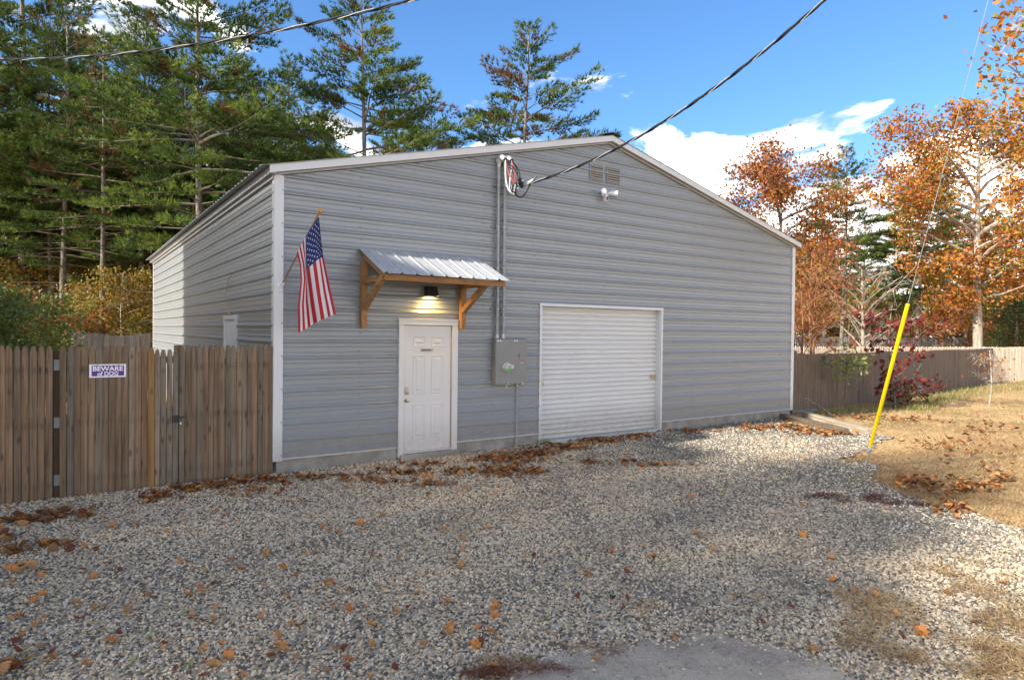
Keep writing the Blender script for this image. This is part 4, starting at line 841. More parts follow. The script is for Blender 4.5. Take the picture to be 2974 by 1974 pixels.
loc = Vector(fl.location); me = tri_mesh('flag_cloth', V-np.array(loc), F, [fred, fwh, fbl], mi, True); clo = link('flag_cloth', me, fl)
for r_ in range(9):
    nc = 6 if r_ % 2 == 0 else 5
    for c_ in range(nc):
        uc = .4*((2*c_+1+(r_ % 2))/12); vc = 7/13*((r_+1)/10); vs = []
        if uc < .03: continue
        for t in range(10):
            rr_ = .0135 if t % 2 == 0 else .0055; an = PI/2+t*PI/5; vs.append(cloth(max(.001, uc+rr_*math.cos(an)/1.0), min(.999, max(.001, vc+rr_*1.55*math.sin(an)))))
        ce = cloth(uc, vc); tow = (CP-ce)/np.linalg.norm(CP-ce)*.006; vs = [ce]+vs
        MB().add([p_+tow for p_ in vs], [(0, 1+t, 1+(t+1) % 10) for t in range(10)]).obj('star', fwh, clo)
for o_ in clo.children: o_.location = Vector(o_.location)  # children of cloth are already in its frame

# ------------------------------------------------------------------ wooden fences
def picket_mesh(h, w=.074, t=.018, top='gothic', rg=random):
    if top == 'gothic': prof = [(1, 0), (1, h-.13), (.97, h-.085), (.78, h-.038), (.48, h-.004), (.42, h)]
    elif top == 'flat': prof = [(1, 0), (1, h-.01), (.98, h)]
    else: prof = [(1, 0), (1, h-.06), (.5, h)]
    vs = []
    for s_, z_ in prof:
        hw = w/2*s_; vs += [(-hw, 0, z_), (-hw*.85, -t*.75, z_), (0, -t, z_), (hw*.85, -t*.75, z_), (hw, 0, z_)]
    n = len(prof); fs = [(5*i+j, 5*i+j+1, 5*i+j+6, 5*i+j+5) for i in range(n-1) for j in range(4)]+[(5*i+4, 5*i, 5*i+5, 5*i+9) for i in range(n-1)]+[tuple(range(5*(n-1), 5*n))]
    return vs, fs
def pickets(e, x0, x1, pitch, mats, ztop, zb, y=0., top='gothic', w=.0745, jitter=.006, rot=0.):
    """local to e: boards from x0 to x1"""
    n = int(round((x1-x0)/pitch)); meshes = {}
    for mname in set(mats):
        vs, fs = picket_mesh(1.8, w, .018, top); meshes[mname] = MB().add(vs, fs).mesh('picket', MT[mname])
    for i in range(n):
        x_ = x0+(i+.5)*(x1-x0)/n; zt = ztop(x_) if callable(ztop) else ztop; zt += random.uniform(-jitter, jitter)*1.2; b0 = zb+random.uniform(-.01, .01)
        link('picket', meshes[random.choice(mats)], e, (x_, y+random.uniform(-.003, .003), b0), (0, random.uniform(-.003, .003), random.uniform(-.06, .06)), (random.uniform(.93, 1.02), 1, (zt-b0)/1.8))
def xat(px): return W(px, 1200, 0)[0]
fz = 1.555
e = empty('picket_fence', (-3.4, 0, 0), label='brown picket fence panel at the left edge beside the hinged gate', cat='fence')
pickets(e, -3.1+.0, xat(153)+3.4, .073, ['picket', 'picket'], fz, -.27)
for z_ in (-.0, .68, 1.34): MB().box(-6.4, xat(150), .006, .045, z_-.04, z_+.04).obj('rail', MT['picket'], e)
# post between (own thing)
px0, px1 = xat(154), xat(173)
ep = empty('gate_post', ((px0+px1)/2, .03, -.25), label='dark brown gate post with three steel hinges, left of the gate', cat='post'); MB().box(px0-.02, px1+.01, .02, .11, -.35, W(162, 1020, .03)[2]).obj('post', MT['post'], ep, bevel=.004)
eg = empty('wooden_gate', (px1, 0, -.24), label='hinged brown picket gate carrying the dog warning sign', cat='gate')
gx = px1
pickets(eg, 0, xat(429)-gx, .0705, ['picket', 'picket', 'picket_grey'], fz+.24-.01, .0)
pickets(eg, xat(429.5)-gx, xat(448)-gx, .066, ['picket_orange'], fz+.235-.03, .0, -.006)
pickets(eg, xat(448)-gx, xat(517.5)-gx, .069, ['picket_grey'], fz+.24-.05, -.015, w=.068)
for z_ in (.25, .95, 1.62): MB().box(px1+.02, xat(515), .006, .045, z_-.285, z_-.205).obj('gate_rail', MT['picket'], eg)
for py in (1060, 1227, 1394):
    p_ = W(164, py, -.0); k = MB(); k.box(p_[0]-.025, p_[0]+.027, -.006, .019, p_[2]-.062, p_[2]+.062); k.tube([(p_[0]+.030, -.006, p_[2]-.06), (p_[0]+.030, -.006, p_[2]+.06)], .006, 8); k.obj('hinge', MT['hinge'], eg)
e = empty('picket_fence', (xat(520), .03, -.25), label='brown picket fence panel between the gate and the garage corner', cat='fence'); ox = xat(520)
pickets(e, 0, -.012-ox, .0685, ['picket', 'picket', 'picket', 'picket_grey'], fz+.25, .012, -.005)
for z_ in (-.0, .68, 1.34): MB().box(ox+.05, -.02, .038, .075, z_-.04, z_+.04).obj('rail', MT['picket'], e)
MB().box(xat(508), xat(531), .035, .12, -.3, 1.555).obj('post', MT['picket_orange'], e)
lz = W(515, 1215, -.02)[2]; lx = W(510, 1215, -.02)[0]
e = empty('gate_latch', (lx, -.02, lz), label='black gravity latch joining the gate to the fence panel', cat='latch')
MB().box(lx-.04, lx+.035, -.032, -.019, lz-.045, lz+.04).obj('latch_body', MT['black'], e, bevel=.004); MB().bar((lx+.036, -.03, lz+.01), (lx+.10, -.03, lz+.02), .012, .02).obj('latch_bar', MT['black'], e); MB().box(lx+.048, lx+.065, -.03, -.02, lz-.075, lz-.05).obj('striker', MT['white'], e)
# sign
a = W(259, 1058, -.03); c = W(366, 1094, -.03); s0 = empty('warning_sign', (a[0], -.03, c[2]), label='purple and white BEWARE of DOG sign on the gate', cat='sign'); x0, x1, z0, z1 = a[0], c[0], c[2], a[2]; w_, h_ = x1-x0, z1-z0
s0.location = (x0, -.03, z0)
MB().box(x0, x1, -.031, -.028, z0, z1).obj('board', MT['signwhite'], s0); MB().box(x0+w_*.065, x1-w_*.055, -.0325, -.0312, z0+h_*.11, z1-h_*.10).obj('purple_field', MT['purple'], s0)
MB().lathe([(.006, 0), (.006, -.004)], (x0+w_*.22, -.031, z1-h_*.06), 'y', 8).obj('screw', MT['screw'], s0); MB().lathe([(.006, 0), (.006, -.004)], (x0+w_*.8, -.031, z1-h_*.06), 'y', 8).obj('screw', MT['screw'], s0)
def fitm(me, w, h):
    xs = [v.co.x for v in me.vertices]; ys = [v.co.y for v in me.vertices]; a0, a1, b0, b1 = min(xs), max(xs), min(ys), max(ys)
    for v in me.vertices: v.co.x = (v.co.x-(a0+a1)/2)*w/(a1-a0); v.co.y = (v.co.y-(b0+b1)/2)*h/(b1-b0)
    return me
link('lettering', fitm(text_mesh('BEWARE', h_*.50, MT['signwhite'], .0022), w_*.82, h_*.36), s0, (w_*.505, -.0035, h_*.665), (PI/2, 0, 0))
link('lettering', fitm(text_mesh('of DOG', h_*.46, MT['signwhite'], .0020), w_*.57, h_*.33), s0, (w_*.50, -.0035, h_*.285), (PI/2, 0, 0))

# grey fence behind, left
e = empty('board_fence', (-9, 15.1, -.25), label='weathered grey board fence behind the gate, left of the garage', cat='fence')
pickets(e, 0, 8.92, .145, ['oldgrey'], lambda x_: 1.80+.05*math.sin(x_*2.9), 0, 0, 'flat', .142, .012)
for z_ in (.3, 1.4): MB().box(-9, -.25, 15.11, 15.15, z_-.29, z_-.2).obj('rail', MT['oldgrey'], e)
# grey brown fence to the right
a = A3(12.31, .40, -.27); c = A3(35.0, 2.95, -.27); ang = math.atan2(c[1]-a[1], c[0]-a[0]); ln = np.linalg.norm(c-a)
e = empty('picket_fence', tuple(a), ang, label='long shaded grey brown fence running right from the garage', cat='fence')
pickets(e, 0, ln, .0815, ['fence_r'], lambda x_: 1.56+.012*math.sin(x_*1.1)-.02*(x_ > 1.3)+(.0 if x_ > .9 else .07), 0, 0, 'dog', .080, .006)
m_ = MB().bar((0, .02, .35), (ln, .02, .35), .04, .08); link('rail', m_.mesh('rail', MT['fence_r']), e); link('rail', MB().bar((0, .02, 1.3), (ln, .02, 1.3), .04, .08).mesh('rail', MT['fence_r']), e)
# sunlit picket fence beyond; turns past the corner
def fence_stuff(name, a_, b__, h, pitch, mat, label, top='gothic', rails=True, posts=0, face=-1):
    a_ = A3(*a_); b__ = A3(*b__); an = math.atan2(b__[1]-a_[1], b__[0]-a_[0]); L_ = np.linalg.norm(b__-a_); e = empty(name, tuple(a_), an, label=label, cat='fence')
    n = int(L_/pitch)
    if n <= 300: pickets(e, 0, L_, pitch, [mat], h, 0, 0, top, pitch*.94, .012)
    else:
        pickets(e, 0, pitch*290, pitch, [mat], h, 0, 0, top, pitch*.94, .012)
    if rails:
        for z_ in (.35, h-.3): link('rail', MB().bar((0, face*-.03, z_), (L_, face*-.03, z_), .04, .08).mesh('rail', MT[mat]), e)
    if posts:
        for x_ in np.arange(0, L_+.1, posts): link('post', MB().box(x_-.05, x_+.05, -.09, .0, 0, h+.12).mesh('post', MT[mat]), e)
    return e
fence_stuff('picket_fence', (CP[0]+ray(2250, 960)[0]*24.0, CP[1]+ray(2250, 960)[1]*24.0, -.27), (CP[0]+ray(3200, 960)[0]*32., CP[1]+ray(3200, 960)[1]*32., -.27), 1.60, .10, 'fence_l', 'pale sunlit picket fence beyond the shaded grey brown fence')
fence_stuff('board_fence', (CP[0]+ray(2150, 960)[0]*40, CP[1]+ray(2150, 960)[1]*40, -.25), (CP[0]+ray(2820, 960)[0]*42., CP[1]+ray(2820, 960)[1]*42., -.25), 1.92, .14, 'oldgrey', 'far weathered grey fence with rails and posts, behind the pale picket fence', 'flat', True, 2.4, 1)

# ------------------------------------------------------------------ guy wire with yellow guard
GB_ = G(2513, 1350); dg_ = POLE-A3(0, 0, .35)-GB_; Lg = np.linalg.norm(dg_); dg_ /= Lg
e = empty('guy_wire', tuple(GB_), label='yellow plastic guard on a steel guy wire anchored at the lawn edge', cat='guy wire')
MB().tube([GB_-dg_*.15, GB_+dg_*.27], .011, 8).obj('anchor_rod', MT['galv'], e, smooth=True)
MB().tube([GB_+dg_*.22, GB_+dg_*.25, GB_+dg_*.31, GB_+dg_*.34], [.018, .036, .036, .02], 10).obj('anchor_eye', MT['galv'], e, smooth=True)
MB().tube([GB_+dg_*.33, GB_+dg_*2.62], .026, 12).obj('wire_guard', MT['yellow'], e, smooth=True); MB().tube([GB_+dg_*.30, GB_+dg_*Lg], .0042, 6).obj('strand', MT['bare'], e, smooth=True)
e = empty('utility_pole', (POLE[0], POLE[1], -.25), label='brown utility pole just beyond the right edge carrying the cables and guy', cat='utility pole')
MB().tube([(POLE[0]+_r[0]*.55, POLE[1]+_r[1]*.55, -.5), (POLE[0]+_r[0]*.55, POLE[1]+_r[1]*.55, 9.2)], [.15, .11], 14).obj('shaft', MT['bark'], e, smooth=True); MB().tube([(POLE[0]-.02, POLE[1], POLE[2]), (POLE[0]+_r[0]*.5, POLE[1]+_r[1]*.5, POLE[2])], .03, 8).obj('insulator', MT['galv'], e)

# ------------------------------------------------------------------ timbers by the right corner and small things
def planks(a_, b__, rows_, w, h, mat, label, dz=0):
    a_ = A3(*a_); b__ = A3(*b__); an = math.atan2(b__[1]-a_[1], b__[0]-a_[0])-PI/2; L_ = np.linalg.norm(b__[:2]-a_[:2]); e = empty('timber_stack', tuple(a_), an, label=label, cat='timber')
    for i, (dx, k_) in enumerate(rows_):
        m_ = MB().box(dx-w/2, dx+w/2, .01*i, L_-.02*i, k_*(h+.004), k_*(h+.004)+h); c_ = m_.obj('plank', MT[mat], None, bevel=.005); l_ = c_.location.copy(); c_.parent = e; c_.location = l_
    return e
e = planks(G(2268, 1216), G(2462, 1264), [(0, 0), (0, 1), (0, 2)], .115, .042, 'timber_dark', 'dark weathered timbers wrapped in wire mesh lying by the garage corner')
Lt = np.linalg.norm((G(2462, 1264)-G(2268, 1216))[:2])
for y_ in np.arange(.1, Lt, .16): link('mesh_wire', MB().tube([(-.065, y_, 0), (-.065, y_+.01, .145), (.065, y_+.02, .145), (.065, y_+.01, 0)], .004, 4).mesh('mesh_wire', MT['timber_dark']), e)
planks(G(2335, 1210), G(2530, 1262), [(0, 0), (0, 1)], .13, .062, 'timber', 'pale squared timbers lying right of the dark mesh wrapped ones')
e = planks(G(2300, 1200), G(2372, 1196), [(0, 0)], .03, .09, 'oldgrey', 'short grey board on edge at the foot of the fence by the garage')
p_ = G(2665, 1142); e = empty('stone_block', tuple(p_), label='pale stone block sitting in the weeds by the shaded fence', cat='stone'); MB().add([(p_[0]-.2, p_[1]-.15, -.25), (p_[0]+.22, p_[1]-.13, -.25), (p_[0]+.2, p_[1]+.15, -.25), (p_[0]-.2, p_[1]+.15, -.25), (p_[0]-.22, p_[1]-.14, .08), (p_[0]+.18, p_[1]-.12, .04), (p_[0]+.17, p_[1]+.13, .06), (p_[0]-.19, p_[1]+.14, .1)], [(0, 3, 2, 1), (4, 5, 6, 7), (0, 1, 5, 4), (1, 2, 6, 5), (2, 3, 7, 6), (3, 0, 4, 7)]).obj('block', MT['concrete'], e, bevel=.03)
a = W(2372, 1165, -.1); e = empty('fallen_branch', tuple(G(2410, 1205)), label='dark broken branch leaning by the fence near the garage corner', cat='branch'); MB().tube([G(2418, 1208), G(2418, 1208)+A3(-.25, .1, .18), G(2418, 1208)+A3(-.7, .25, .42), G(2418, 1208)+A3(-.95, .3, .5)], [.03, .028, .018, .008], 6).obj('limb', MT['bark'], e)
p_ = G(1779, 1739); e = empty('bottle_cap', tuple(p_+A3(0, 0, .02)), label='small black and green cap lying on the gravel', cat='cap'); k = MB(); k.lathe([(.022, 0), (.024, .006), (.022, .016), (.016, .018)], p_+A3(0, 0, .015), 'z', 14); k.obj('rim', MT['black'], e); k = MB(); k.lathe([(.012, 0), (.012, .004)], p_+A3(0, 0, .034), 'z', 12); k.obj('disc', MT['green'], e)
# loose wire on side wall
y0 = 2.9; e = empty('loose_wire', (-.03, 2.6, 2.1), label='loose yellowish wire curling on the side wall above the side door', cat='wire'); MB().tube(bez([(-.03, 2.75, 1.98), (-.06, 3.2, 2.25), (-.06, 3.3, 2.5), (-.05, 2.6, 2.75), (-.03, 2.45, 2.72)]), .006, 5).obj('strand', MT['brass'], e)

# ------------------------------------------------------------------ neighbouring house just outside the left edge
hs = empty('neighbour_house', (-5, 0, -.25), label='tall clapboard house standing left of the wooden fence', cat='house')
HX0, HX1, HY0, HY1, HZ = -12., -5.0, -1.5, 8.45, 6.7
MB().box(HX0, HX1, HY0, HY1, -.3, HZ).obj('wall', plain('house_paint', (.55, .53, .48), .6), hs)
b = MB()
for z_ in np.arange(0, HZ, .2):
    b.add([(HX1+.018, HY0, z_), (HX1+.018, HY1, z_), (HX1+.003, HY1, z_+.2), (HX1+.003, HY0, z_+.2), (HX1+.003, HY0, z_), (HX1+.003, HY1, z_)], [(0, 1, 2, 3), (0, 4, 5, 1)])
o = b.obj('clapboards', plain('clapboard_paint', (.58, .56, .5), .6), hs); o['kind'] = 'stuff'
MB().add([(HX0-.3, HY0-.3, HZ-.03), (HX1+.3, HY0-.3, HZ-.03), (HX1+.3, HY1+.3, HZ-.03), (HX0-.3, HY1+.3, HZ-.03), (-8.5, HY0-.3, HZ+2.), (-8.5, HY1+.3, HZ+2.)], [(0, 1, 4), (2, 3, 5), (1, 2, 5, 4), (3, 0, 4, 5), (0, 3, 2, 1)]).obj('roof', plain('shingle', (.09, .085, .08), .9), hs)
for y_ in (1., 4., 6.8):
    wo_ = MB().box(HX1+.005, HX1+.05, y_-.5, y_+.5, 1., 2.4).obj('window', MT['trim'], hs); MB().box(HX1+.051, HX1+.055, y_-.42, y_+.42, 1.08, 2.32).obj('pane', plain('pane_glass', (.05, .06, .07), .08), wo_)
# far house, right: low brown roof behind the fences
p_ = D(2350, 46); hh = empty('far_house', tuple(p_), CH*-1, label='far house with brown roof glimpsed beyond the fences right of the garage', cat='house')
link('wall', MB().box(-5, 1.2, 0, 6, 0, 2.55).mesh('wall', MT['signwhite']), hh)
link('roof', MB().add([(-5.2, -.3, 2.5), (1.5, -.3, 2.5), (1.5, 6.3, 2.5), (-5.2, 6.3, 2.5), (-5.2, 3, 4.3), (1.5, 3, 4.3)], [(0, 1, 5, 4), (2, 3, 4, 5), (0, 4, 3), (1, 2, 5), (0, 3, 2, 1)]).mesh('roof', plain('brown_shingle', (.30, .17, .10), .9, 0, .3, 6)), hh)

# ------------------------------------------------------------------ vegetation
def norm(a_): return a_/(np.linalg.norm(a_, axis=-1, keepdims=True)+1e-9)
def tufts(C, Dr, k, length, width, spread, rg):
    n = len(C); C = np.repeat(C, k, 0); Dd = np.repeat(Dr, k, 0)+rg.normal(0, spread, (n*k, 3)); Dd = norm(Dd); s = norm(np.cross(Dd, rg.normal(0, 1, (n*k, 3)))); L_ = rg.uniform(*length, n*k)[:, None]; w = rg.uniform(*width, n*k)[:, None]
    V = np.stack([C-s*w/2, C+s*w/2, C+Dd*L_], 1); return V
def leafquads(C, size, rg, droop=.3):
    n = len(C); d = rg.normal(0, 1, (n, 3)); d[:, 2] -= droop; d = norm(d); s = norm(np.cross(d, rg.normal(0, 1, (n, 3)))); up = np.cross(d, s); L_ = rg.uniform(*size, n)[:, None]
    a_ = C-d*L_*.5; b__ = C+s*L_*.34+up*L_*.12; c_ = C+d*L_*.5; e_2 = C-s*L_*.34+up*L_*.12
    V = np.stack([a_, b__, c_, a_, c_, e_2], 1).reshape(-1, 3); return V
def pine(seed, H, cb, Rm, dens=1., brown=.15, bright=.2, shape=1., trunk_r=.17, dead=True, lean=0., whorl=.5, topopen=.0, tl=(.17, .30), tw=(.026, .042), k=8):
    rg = np.random.default_rng(seed); b = MB(); nseg = 9
    tp = [(lean*H*(t**2)+.12*math.sin(t*5+seed), .10*math.sin(t*4+seed*2), -.3+(H+.3)*t) for t in np.linspace(0, 1, nseg)]; b.tube(tp, [trunk_r*(1-.93*t)+.012 for t in np.linspace(0, 1, nseg)], 9)
    tpa = np.array(tp); trunk = b
    br = MB(); C = []; Dr = []; Hh = []; z = cb
    def along(z_): return A3(np.interp(z_, tpa[:, 2], tpa[:, 0]), np.interp(z_, tpa[:, 2], tpa[:, 1]), z_)
    while z < H-.25:
        f = (z-cb)/(H-cb); prof = (min(1, .45+f*2.2) if f < .3 else (1-(f-.3)/.7)**.75)*Rm; nb_ = rg.integers(3, 6); a0 = rg.uniform(0, 6.28)
        for j in range(nb_):
            L_ = prof*rg.uniform(.40, 1.25)+.25; a_ = a0+j*2*PI/nb_+rg.normal(0, .3); el0 = -.05+.9*f**2+rg.normal(0, .1); el1 = el0+rg.uniform(.1, .45)
            p0 = along(z+rg.normal(0, .1)); hd = A3(math.cos(a_), math.sin(a_), 0); pts = [p0]; ns = 5
            for s_ in range(ns):
                el = el0+(el1-el0)*s_/ns-.12*math.sin(s_/ns*PI); pts.append(pts[-1]+(hd*math.cos(el)+A3(0, 0, math.sin(el)))*L_/ns+rg.normal(0, .03, 3)*L_/3)
            br.tube(pts, list(np.linspace(.012+.008*L_, .005, ns+1)), 4, False)
            pa = np.array(pts); sd_ = A3(-hd[1], hd[0], 0); start = .25 if f > .4 else .38
            for t in np.arange(start, 1.0, .13/max(L_, .5)/dens):
                o_ = np.array([np.interp(t*ns, range(ns+1), pa[:, i]) for i in range(3)])
                for sgn in (-1, 1):
                    tlg = (.18+.36*L_*(1-t)**.7*rg.uniform(.5, 1.1))*min(1, .5+L_/3)
                    if rg.random() < .08: continue
                    td = norm(hd*.75+sd_*sgn*rg.uniform(.6, 1.1)+A3(0, 0, rg.uniform(-.05, .3))); m_ = max(1, int(tlg/.14))
                    for q_ in range(m_):
                        C.append(o_+td*tlg*(q_+1)/m_+rg.normal(0, .03, 3)); Dr.append(td*.8+A3(0, 0, .45)); Hh.append(f)
            for q_ in range(3): C.append(pa[-1]+rg.normal(0, .04, 3)); Dr.append(hd+A3(0, 0, .5)); Hh.append(f)
        z += whorl*rg.uniform(.6, 1.4)
    for q_ in range(6): C.append(along(H-.1*q_)); Dr.append(A3(0, 0, 1)); Hh.append(1.)
    if dead:
        z = max(1.2, cb-4.5)
        while z < cb+1.5:
            a_ = rg.uniform(0, 6.28); L_ = rg.uniform(.8, Rm*.75); p0 = along(z); hd = A3(math.cos(a_), math.sin(a_), rg.uniform(-.2, .25)); sd_ = A3(-hd[1], hd[0], 0)
            pts = [p0, p0+hd*L_*.4+A3(0, 0, .04), p0+hd*L_*.75+sd_*rg.uniform(-.2, .2), p0+hd*L_+sd_*rg.uniform(-.3, .3)+A3(0, 0, rg.uniform(-.2, .2))]; br.tube(pts, [.018, .013, .009, .004], 4, False)
            for q_ in range(3):
                o_ = pts[1]+(pts[3]-pts[1])*rg.random(); br.tube([o_, o_+hd*.3+sd_*rg.uniform(-.5, .5)+A3(0, 0, rg.uniform(-.2, .2))], [.006, .003], 3, False)
            z += rg.uniform(.12, .42)
    C = np.array(C); Dr = norm(np.array(Dr)); Hh = np.array(Hh); V = tufts(C, Dr, k, tl, tw, .42, rg)
    cl = snoise(C[:, 0]*1., C[:, 1]+C[:, 2]*1.3, 2.2, seed)+rg.normal(0, .25, len(C)); m_i = np.zeros(len(C), int)
    m_i[cl > .38-bright] = 1; m_i[(snoise(C[:, 0], C[:, 1]-C[:, 2]*1.1, 2.6, seed+50)+rg.normal(0, .15, len(C))+Hh*.6) > 1.0-brown*2.2] = 2; m_i = np.repeat(m_i, k)
    crown = tri_mesh('crown', V.reshape(-1, 3), np.arange(len(V)*3).reshape(-1, 3), [MT['pine_a'], MT['pine_b'], MT['pine_brown']], m_i)
    return trunk.mesh('trunk', MT['bark'], True), br.mesh('branches', MT['twig'] if dead else MT['bark']), crown
def place(name, meshes, p_, s=1., rz=0., label='', cat='tree', group=None, names=('trunk', 'branches', 'crown'), sz=None):
    e = empty(name, tuple(p_), rz, label=label, cat=cat, group=group); e.scale = (s, s, s if sz is None else sz)
    for n_, m_ in zip(names, meshes):
        if m_ is not None: link(n_, m_, e)
    return e
def dx(x_): return x_*PW/2362.
A_ = pine(1, 17.5, 5.0, 5.0, .88, .09, .12)
B_ = pine(2, 17.2, 4.9, 4.4, .95, .05, .26)
C_ = pine(3, 16.3, 6.2, 4.4, 1.0, .2, .05, dead=False, trunk_r=.16, whorl=.62)
Dn = pine(4, 15.0, 5.4, 2.8, .8, .2, .0, trunk_r=.12)
E_ = pine(5, 18.5, 5.2, 3.9, .8, .06, .05)
place('pine_tree', A_, D(dx(455), 25.5), 1, .4, 'tall white pine with pale grey trunk rising behind the garage eave at left')
place('pine_tree', B_, D(dx(832), 28.), 1, 2.1, 'dense bright green pine behind the middle of the left roof slope')
place('pine_tree', C_, D(dx(1207), 30.5), 1, .3, 'open crowned pine with brown tips standing alone against the sky behind the ridge')
place('pine_tree', E_, D(dx(48), 33), 1.4, 1.0, 'thick dark trunked pine at the left edge behind the shrub')
place('pine_tree', A_, D(dx(150), 31), .98, 3.3, 'pine with dark trunk second from the left edge')
place('pine_tree', Dn, D(dx(235), 28.5), 1.0, 2., 'slender leaning pine left of the pale trunked pine')
place('pine_tree', E_, D(dx(330), 33), .95, 4.2, 'thin trunked pine just left of the garage back corner')
place('pine_tree', B_, D(dx(665), 34), .93, .9, 'pine filling the gap between the two tall pines above the left roof')
place('pine_tree', C_, D(dx(930), 38), .86, 2.2, 'darker pine behind the right flank of the bright green pine')
place('pine_tree', Dn, D(dx(1078), 37), .74, 1.1, 'short sparse pine just left of the lone open pine')
place('pine_tree', Dn, D(dx(985), 33), .95, .4, 'slender sparse tree between the bright green pine and the lone pine')
place('pine_tree', B_, D(dx(1945), 40), .78, 2.8, 'narrow pine between the red oak and the orange oak')
place('pine_tree', A_, D(dx(2120), 43), .80, 1.7, 'pine half hidden behind the orange oak, its top peeping left of it')
place('pine_tree', E_, D(dx(2160), 52), .82, .5, 'dark pine with clustered trunks behind the far fence', )
place('pine_tree', A_, D(dx(2330), 54), .78, 5.5, 'dark pine at the right edge behind the spruce')
bgp = [(570, 36, 'B'), (645, 38, 'E'), (722, 37, 'D'), (380, 36, 'D'), (290, 34, 'E'), (200, 38, 'B'), (115, 33, 'E'), (20, 34, 'D'), (885, 50, 'D'), (-130, 32, 'E'), (-60, 33, 'B'), (20, 37, 'A'), (95, 34, 'D'), (110, 44, 'B'), (185, 38, 'E'), (250, 42, 'A'), (290, 36, 'D'), (385, 43, 'B'), (420, 36, 'E'), (500, 39, 'A'), (560, 33, 'E'), (590, 45, 'B'), (720, 44, 'A'), (760, 50, 'E'), (870, 48, 'A'), (-20, 48, 'E'), (60, 53, 'A'), (330, 53, 'A'), (460, 55, 'E'), (640, 56, 'B'), (-200, 40, 'A'), (215, 50, 'B')]
mm = {'A': A_, 'B': B_, 'C': C_, 'D': Dn, 'E': E_}
for i, (x_, d_, k_) in enumerate(bgp): place('pine_tree', mm[k_], D(dx(x_), d_), random.uniform(.82, 1.05), random.uniform(0, 6.28), 'dark background pine in the woods behind the garage and fence', group='background pines in the left woods')
for i, (x_, d_, k_) in enumerate([(1880, 60, 'E'), (1990, 58, 'A'), (2060, 62, 'B'), (2230, 64, 'A'), (2290, 60, 'E'), (2400, 58, 'B'), (1830, 70, 'A')]): place('pine_tree', mm[k_], D(dx(x_), d_), random.uniform(.62, .78), random.uniform(0, 6.28), 'distant pine in the woods behind the right hand fences', group='distant pines behind the right fences')
# woods carrying on outside the left edge; they shade the drive
for x_, y_, s_, k_ in ((-10, -4.6, .70, 'D'), (-15, -3.5, .86, 'B'), (-21, -6, 1.0, 'D'), (-24, -1, 1.05, 'B'), (-18, -6.2, .85, 'D'), (-22, -3.2, 1.0, 'B'), (-26, -10, 1.05, 'D'), (-16, -11, .9, 'D'), (-13, -16, 1., 'B')):
    place('pine_tree', mm[k_], (x_, y_, -.25), s_, random.uniform(0, 6.28), 'pine standing beyond the left edge beside the drive', group='pines beyond the left edge')

def decid(seed, H, cb, Rx, n, size, mats, probs, trunk_r=.2, clump=.55, ncl=120, barkm='bark_pale', twigs=True, shape='oval', ivy=False, up_=1., nlimb=16):
    rg = np.random.default_rng(seed); t = MB(); tp = [(.10*math.sin(s_*4+seed), .1*math.cos(s_*3+seed), -.3+(H*.93+.3)*s_) for s_ in np.linspace(0, 1, 9)]; t.tube(tp, [trunk_r*(1-.92*s_)+.01 for s_ in np.linspace(0, 1, 9)], 9)
    tpa = np.array(tp); br = MB(); CC = []
    for i in range(nlimb):
        z0 = cb*.8+(H*.9-cb*.8)*(i+rg.random())/nlimb*.95; f = (z0-cb)/(H-cb); rad = Rx*(math.sin(min(1, max(.12, (f+.18)/1.1))*PI)**.6)*rg.uniform(.75, 1.1); a_ = i*2.4+rg.normal(0, .4); p0 = A3(np.interp(z0, tpa[:, 2], tpa[:, 0]), np.interp(z0, tpa[:, 2], tpa[:, 1]), z0)
        rise = rg.uniform(.25, .7)*rad*.8*up_; rise = min(rise, H-.4-z0); hd = A3(math.cos(a_), math.sin(a_), 0); pts = [p0+hd*rad*s_+A3(0, 0, rise*s_**.8)+rg.normal(0, .10, 3)*s_*rad*.4 for s_ in np.linspace(0, 1, 6)]
        lq = min(1., trunk_r/.14); br.tube(pts, list(np.linspace((.03+.014*rad)*lq, .010*lq+.002, 6)), 5, False); pa = np.array(pts)
        for j in range(7):
            s_ = rg.uniform(.3, 1); o_ = np.array([np.interp(s_*5, range(6), pa[:, q_]) for q_ in range(3)]); d_ = norm(hd*.6+rg.normal(0, .7, 3)+A3(0, 0, .35)); l_ = rg.uniform(.3, .85)*(.4+rad*.22); e_3 = o_+d_*l_
            br.tube([o_, o_+d_*l_*.5+rg.normal(0, .05, 3), e_3], [.014*lq+.001, .009*lq, .004*lq], 4, False); CC += [e_3, o_+d_*l_*.6]
            for q_ in range(2): d2 = norm(d_+rg.normal(0, .6, 3)); br.tube([o_+d_*l_*.5, o_+d_*l_*.5+d2*l_*.6], [.006, .003], 3, False); CC.append(o_+d_*l_*.5+d2*l_*.6)
    CC.append(tpa[-1]); CC.append(tpa[-1]+A3(.2, 0, -.4)); CC = np.array(CC)
    crown = None
    if n:
        idx = rg.integers(0, len(CC), n); wgt = rg.gamma(2, .5, len(CC)); wgt /= wgt.sum(); idx = rg.choice(len(CC), n, p=wgt); C = CC[idx]+rg.normal(0, clump*.5, (n, 3))*A3(1, 1, .7)
        V = leafquads(C, size, rg); k_ = len(mats); cl = rg.choice(k_, len(CC), p=probs)[idx]; fl_ = rg.random(n) < .2; cl[fl_] = rg.integers(0, k_, fl_.sum())
        crown = tri_mesh('crown', V, np.arange(len(V)).reshape(-1, 3), [MT[m_] for m_ in mats], np.repeat(cl, 2))
    return t.mesh('trunk', MT[barkm], True), br.mesh('branches', MT[barkm]), crown
OR = decid(11, 14.4, 3.9, 4.9, 20000, (.13, .225), ['oak_orange', 'oak_red', 'oak_yellow'], [.48, .27, .25], .24, .75, nlimb=36)
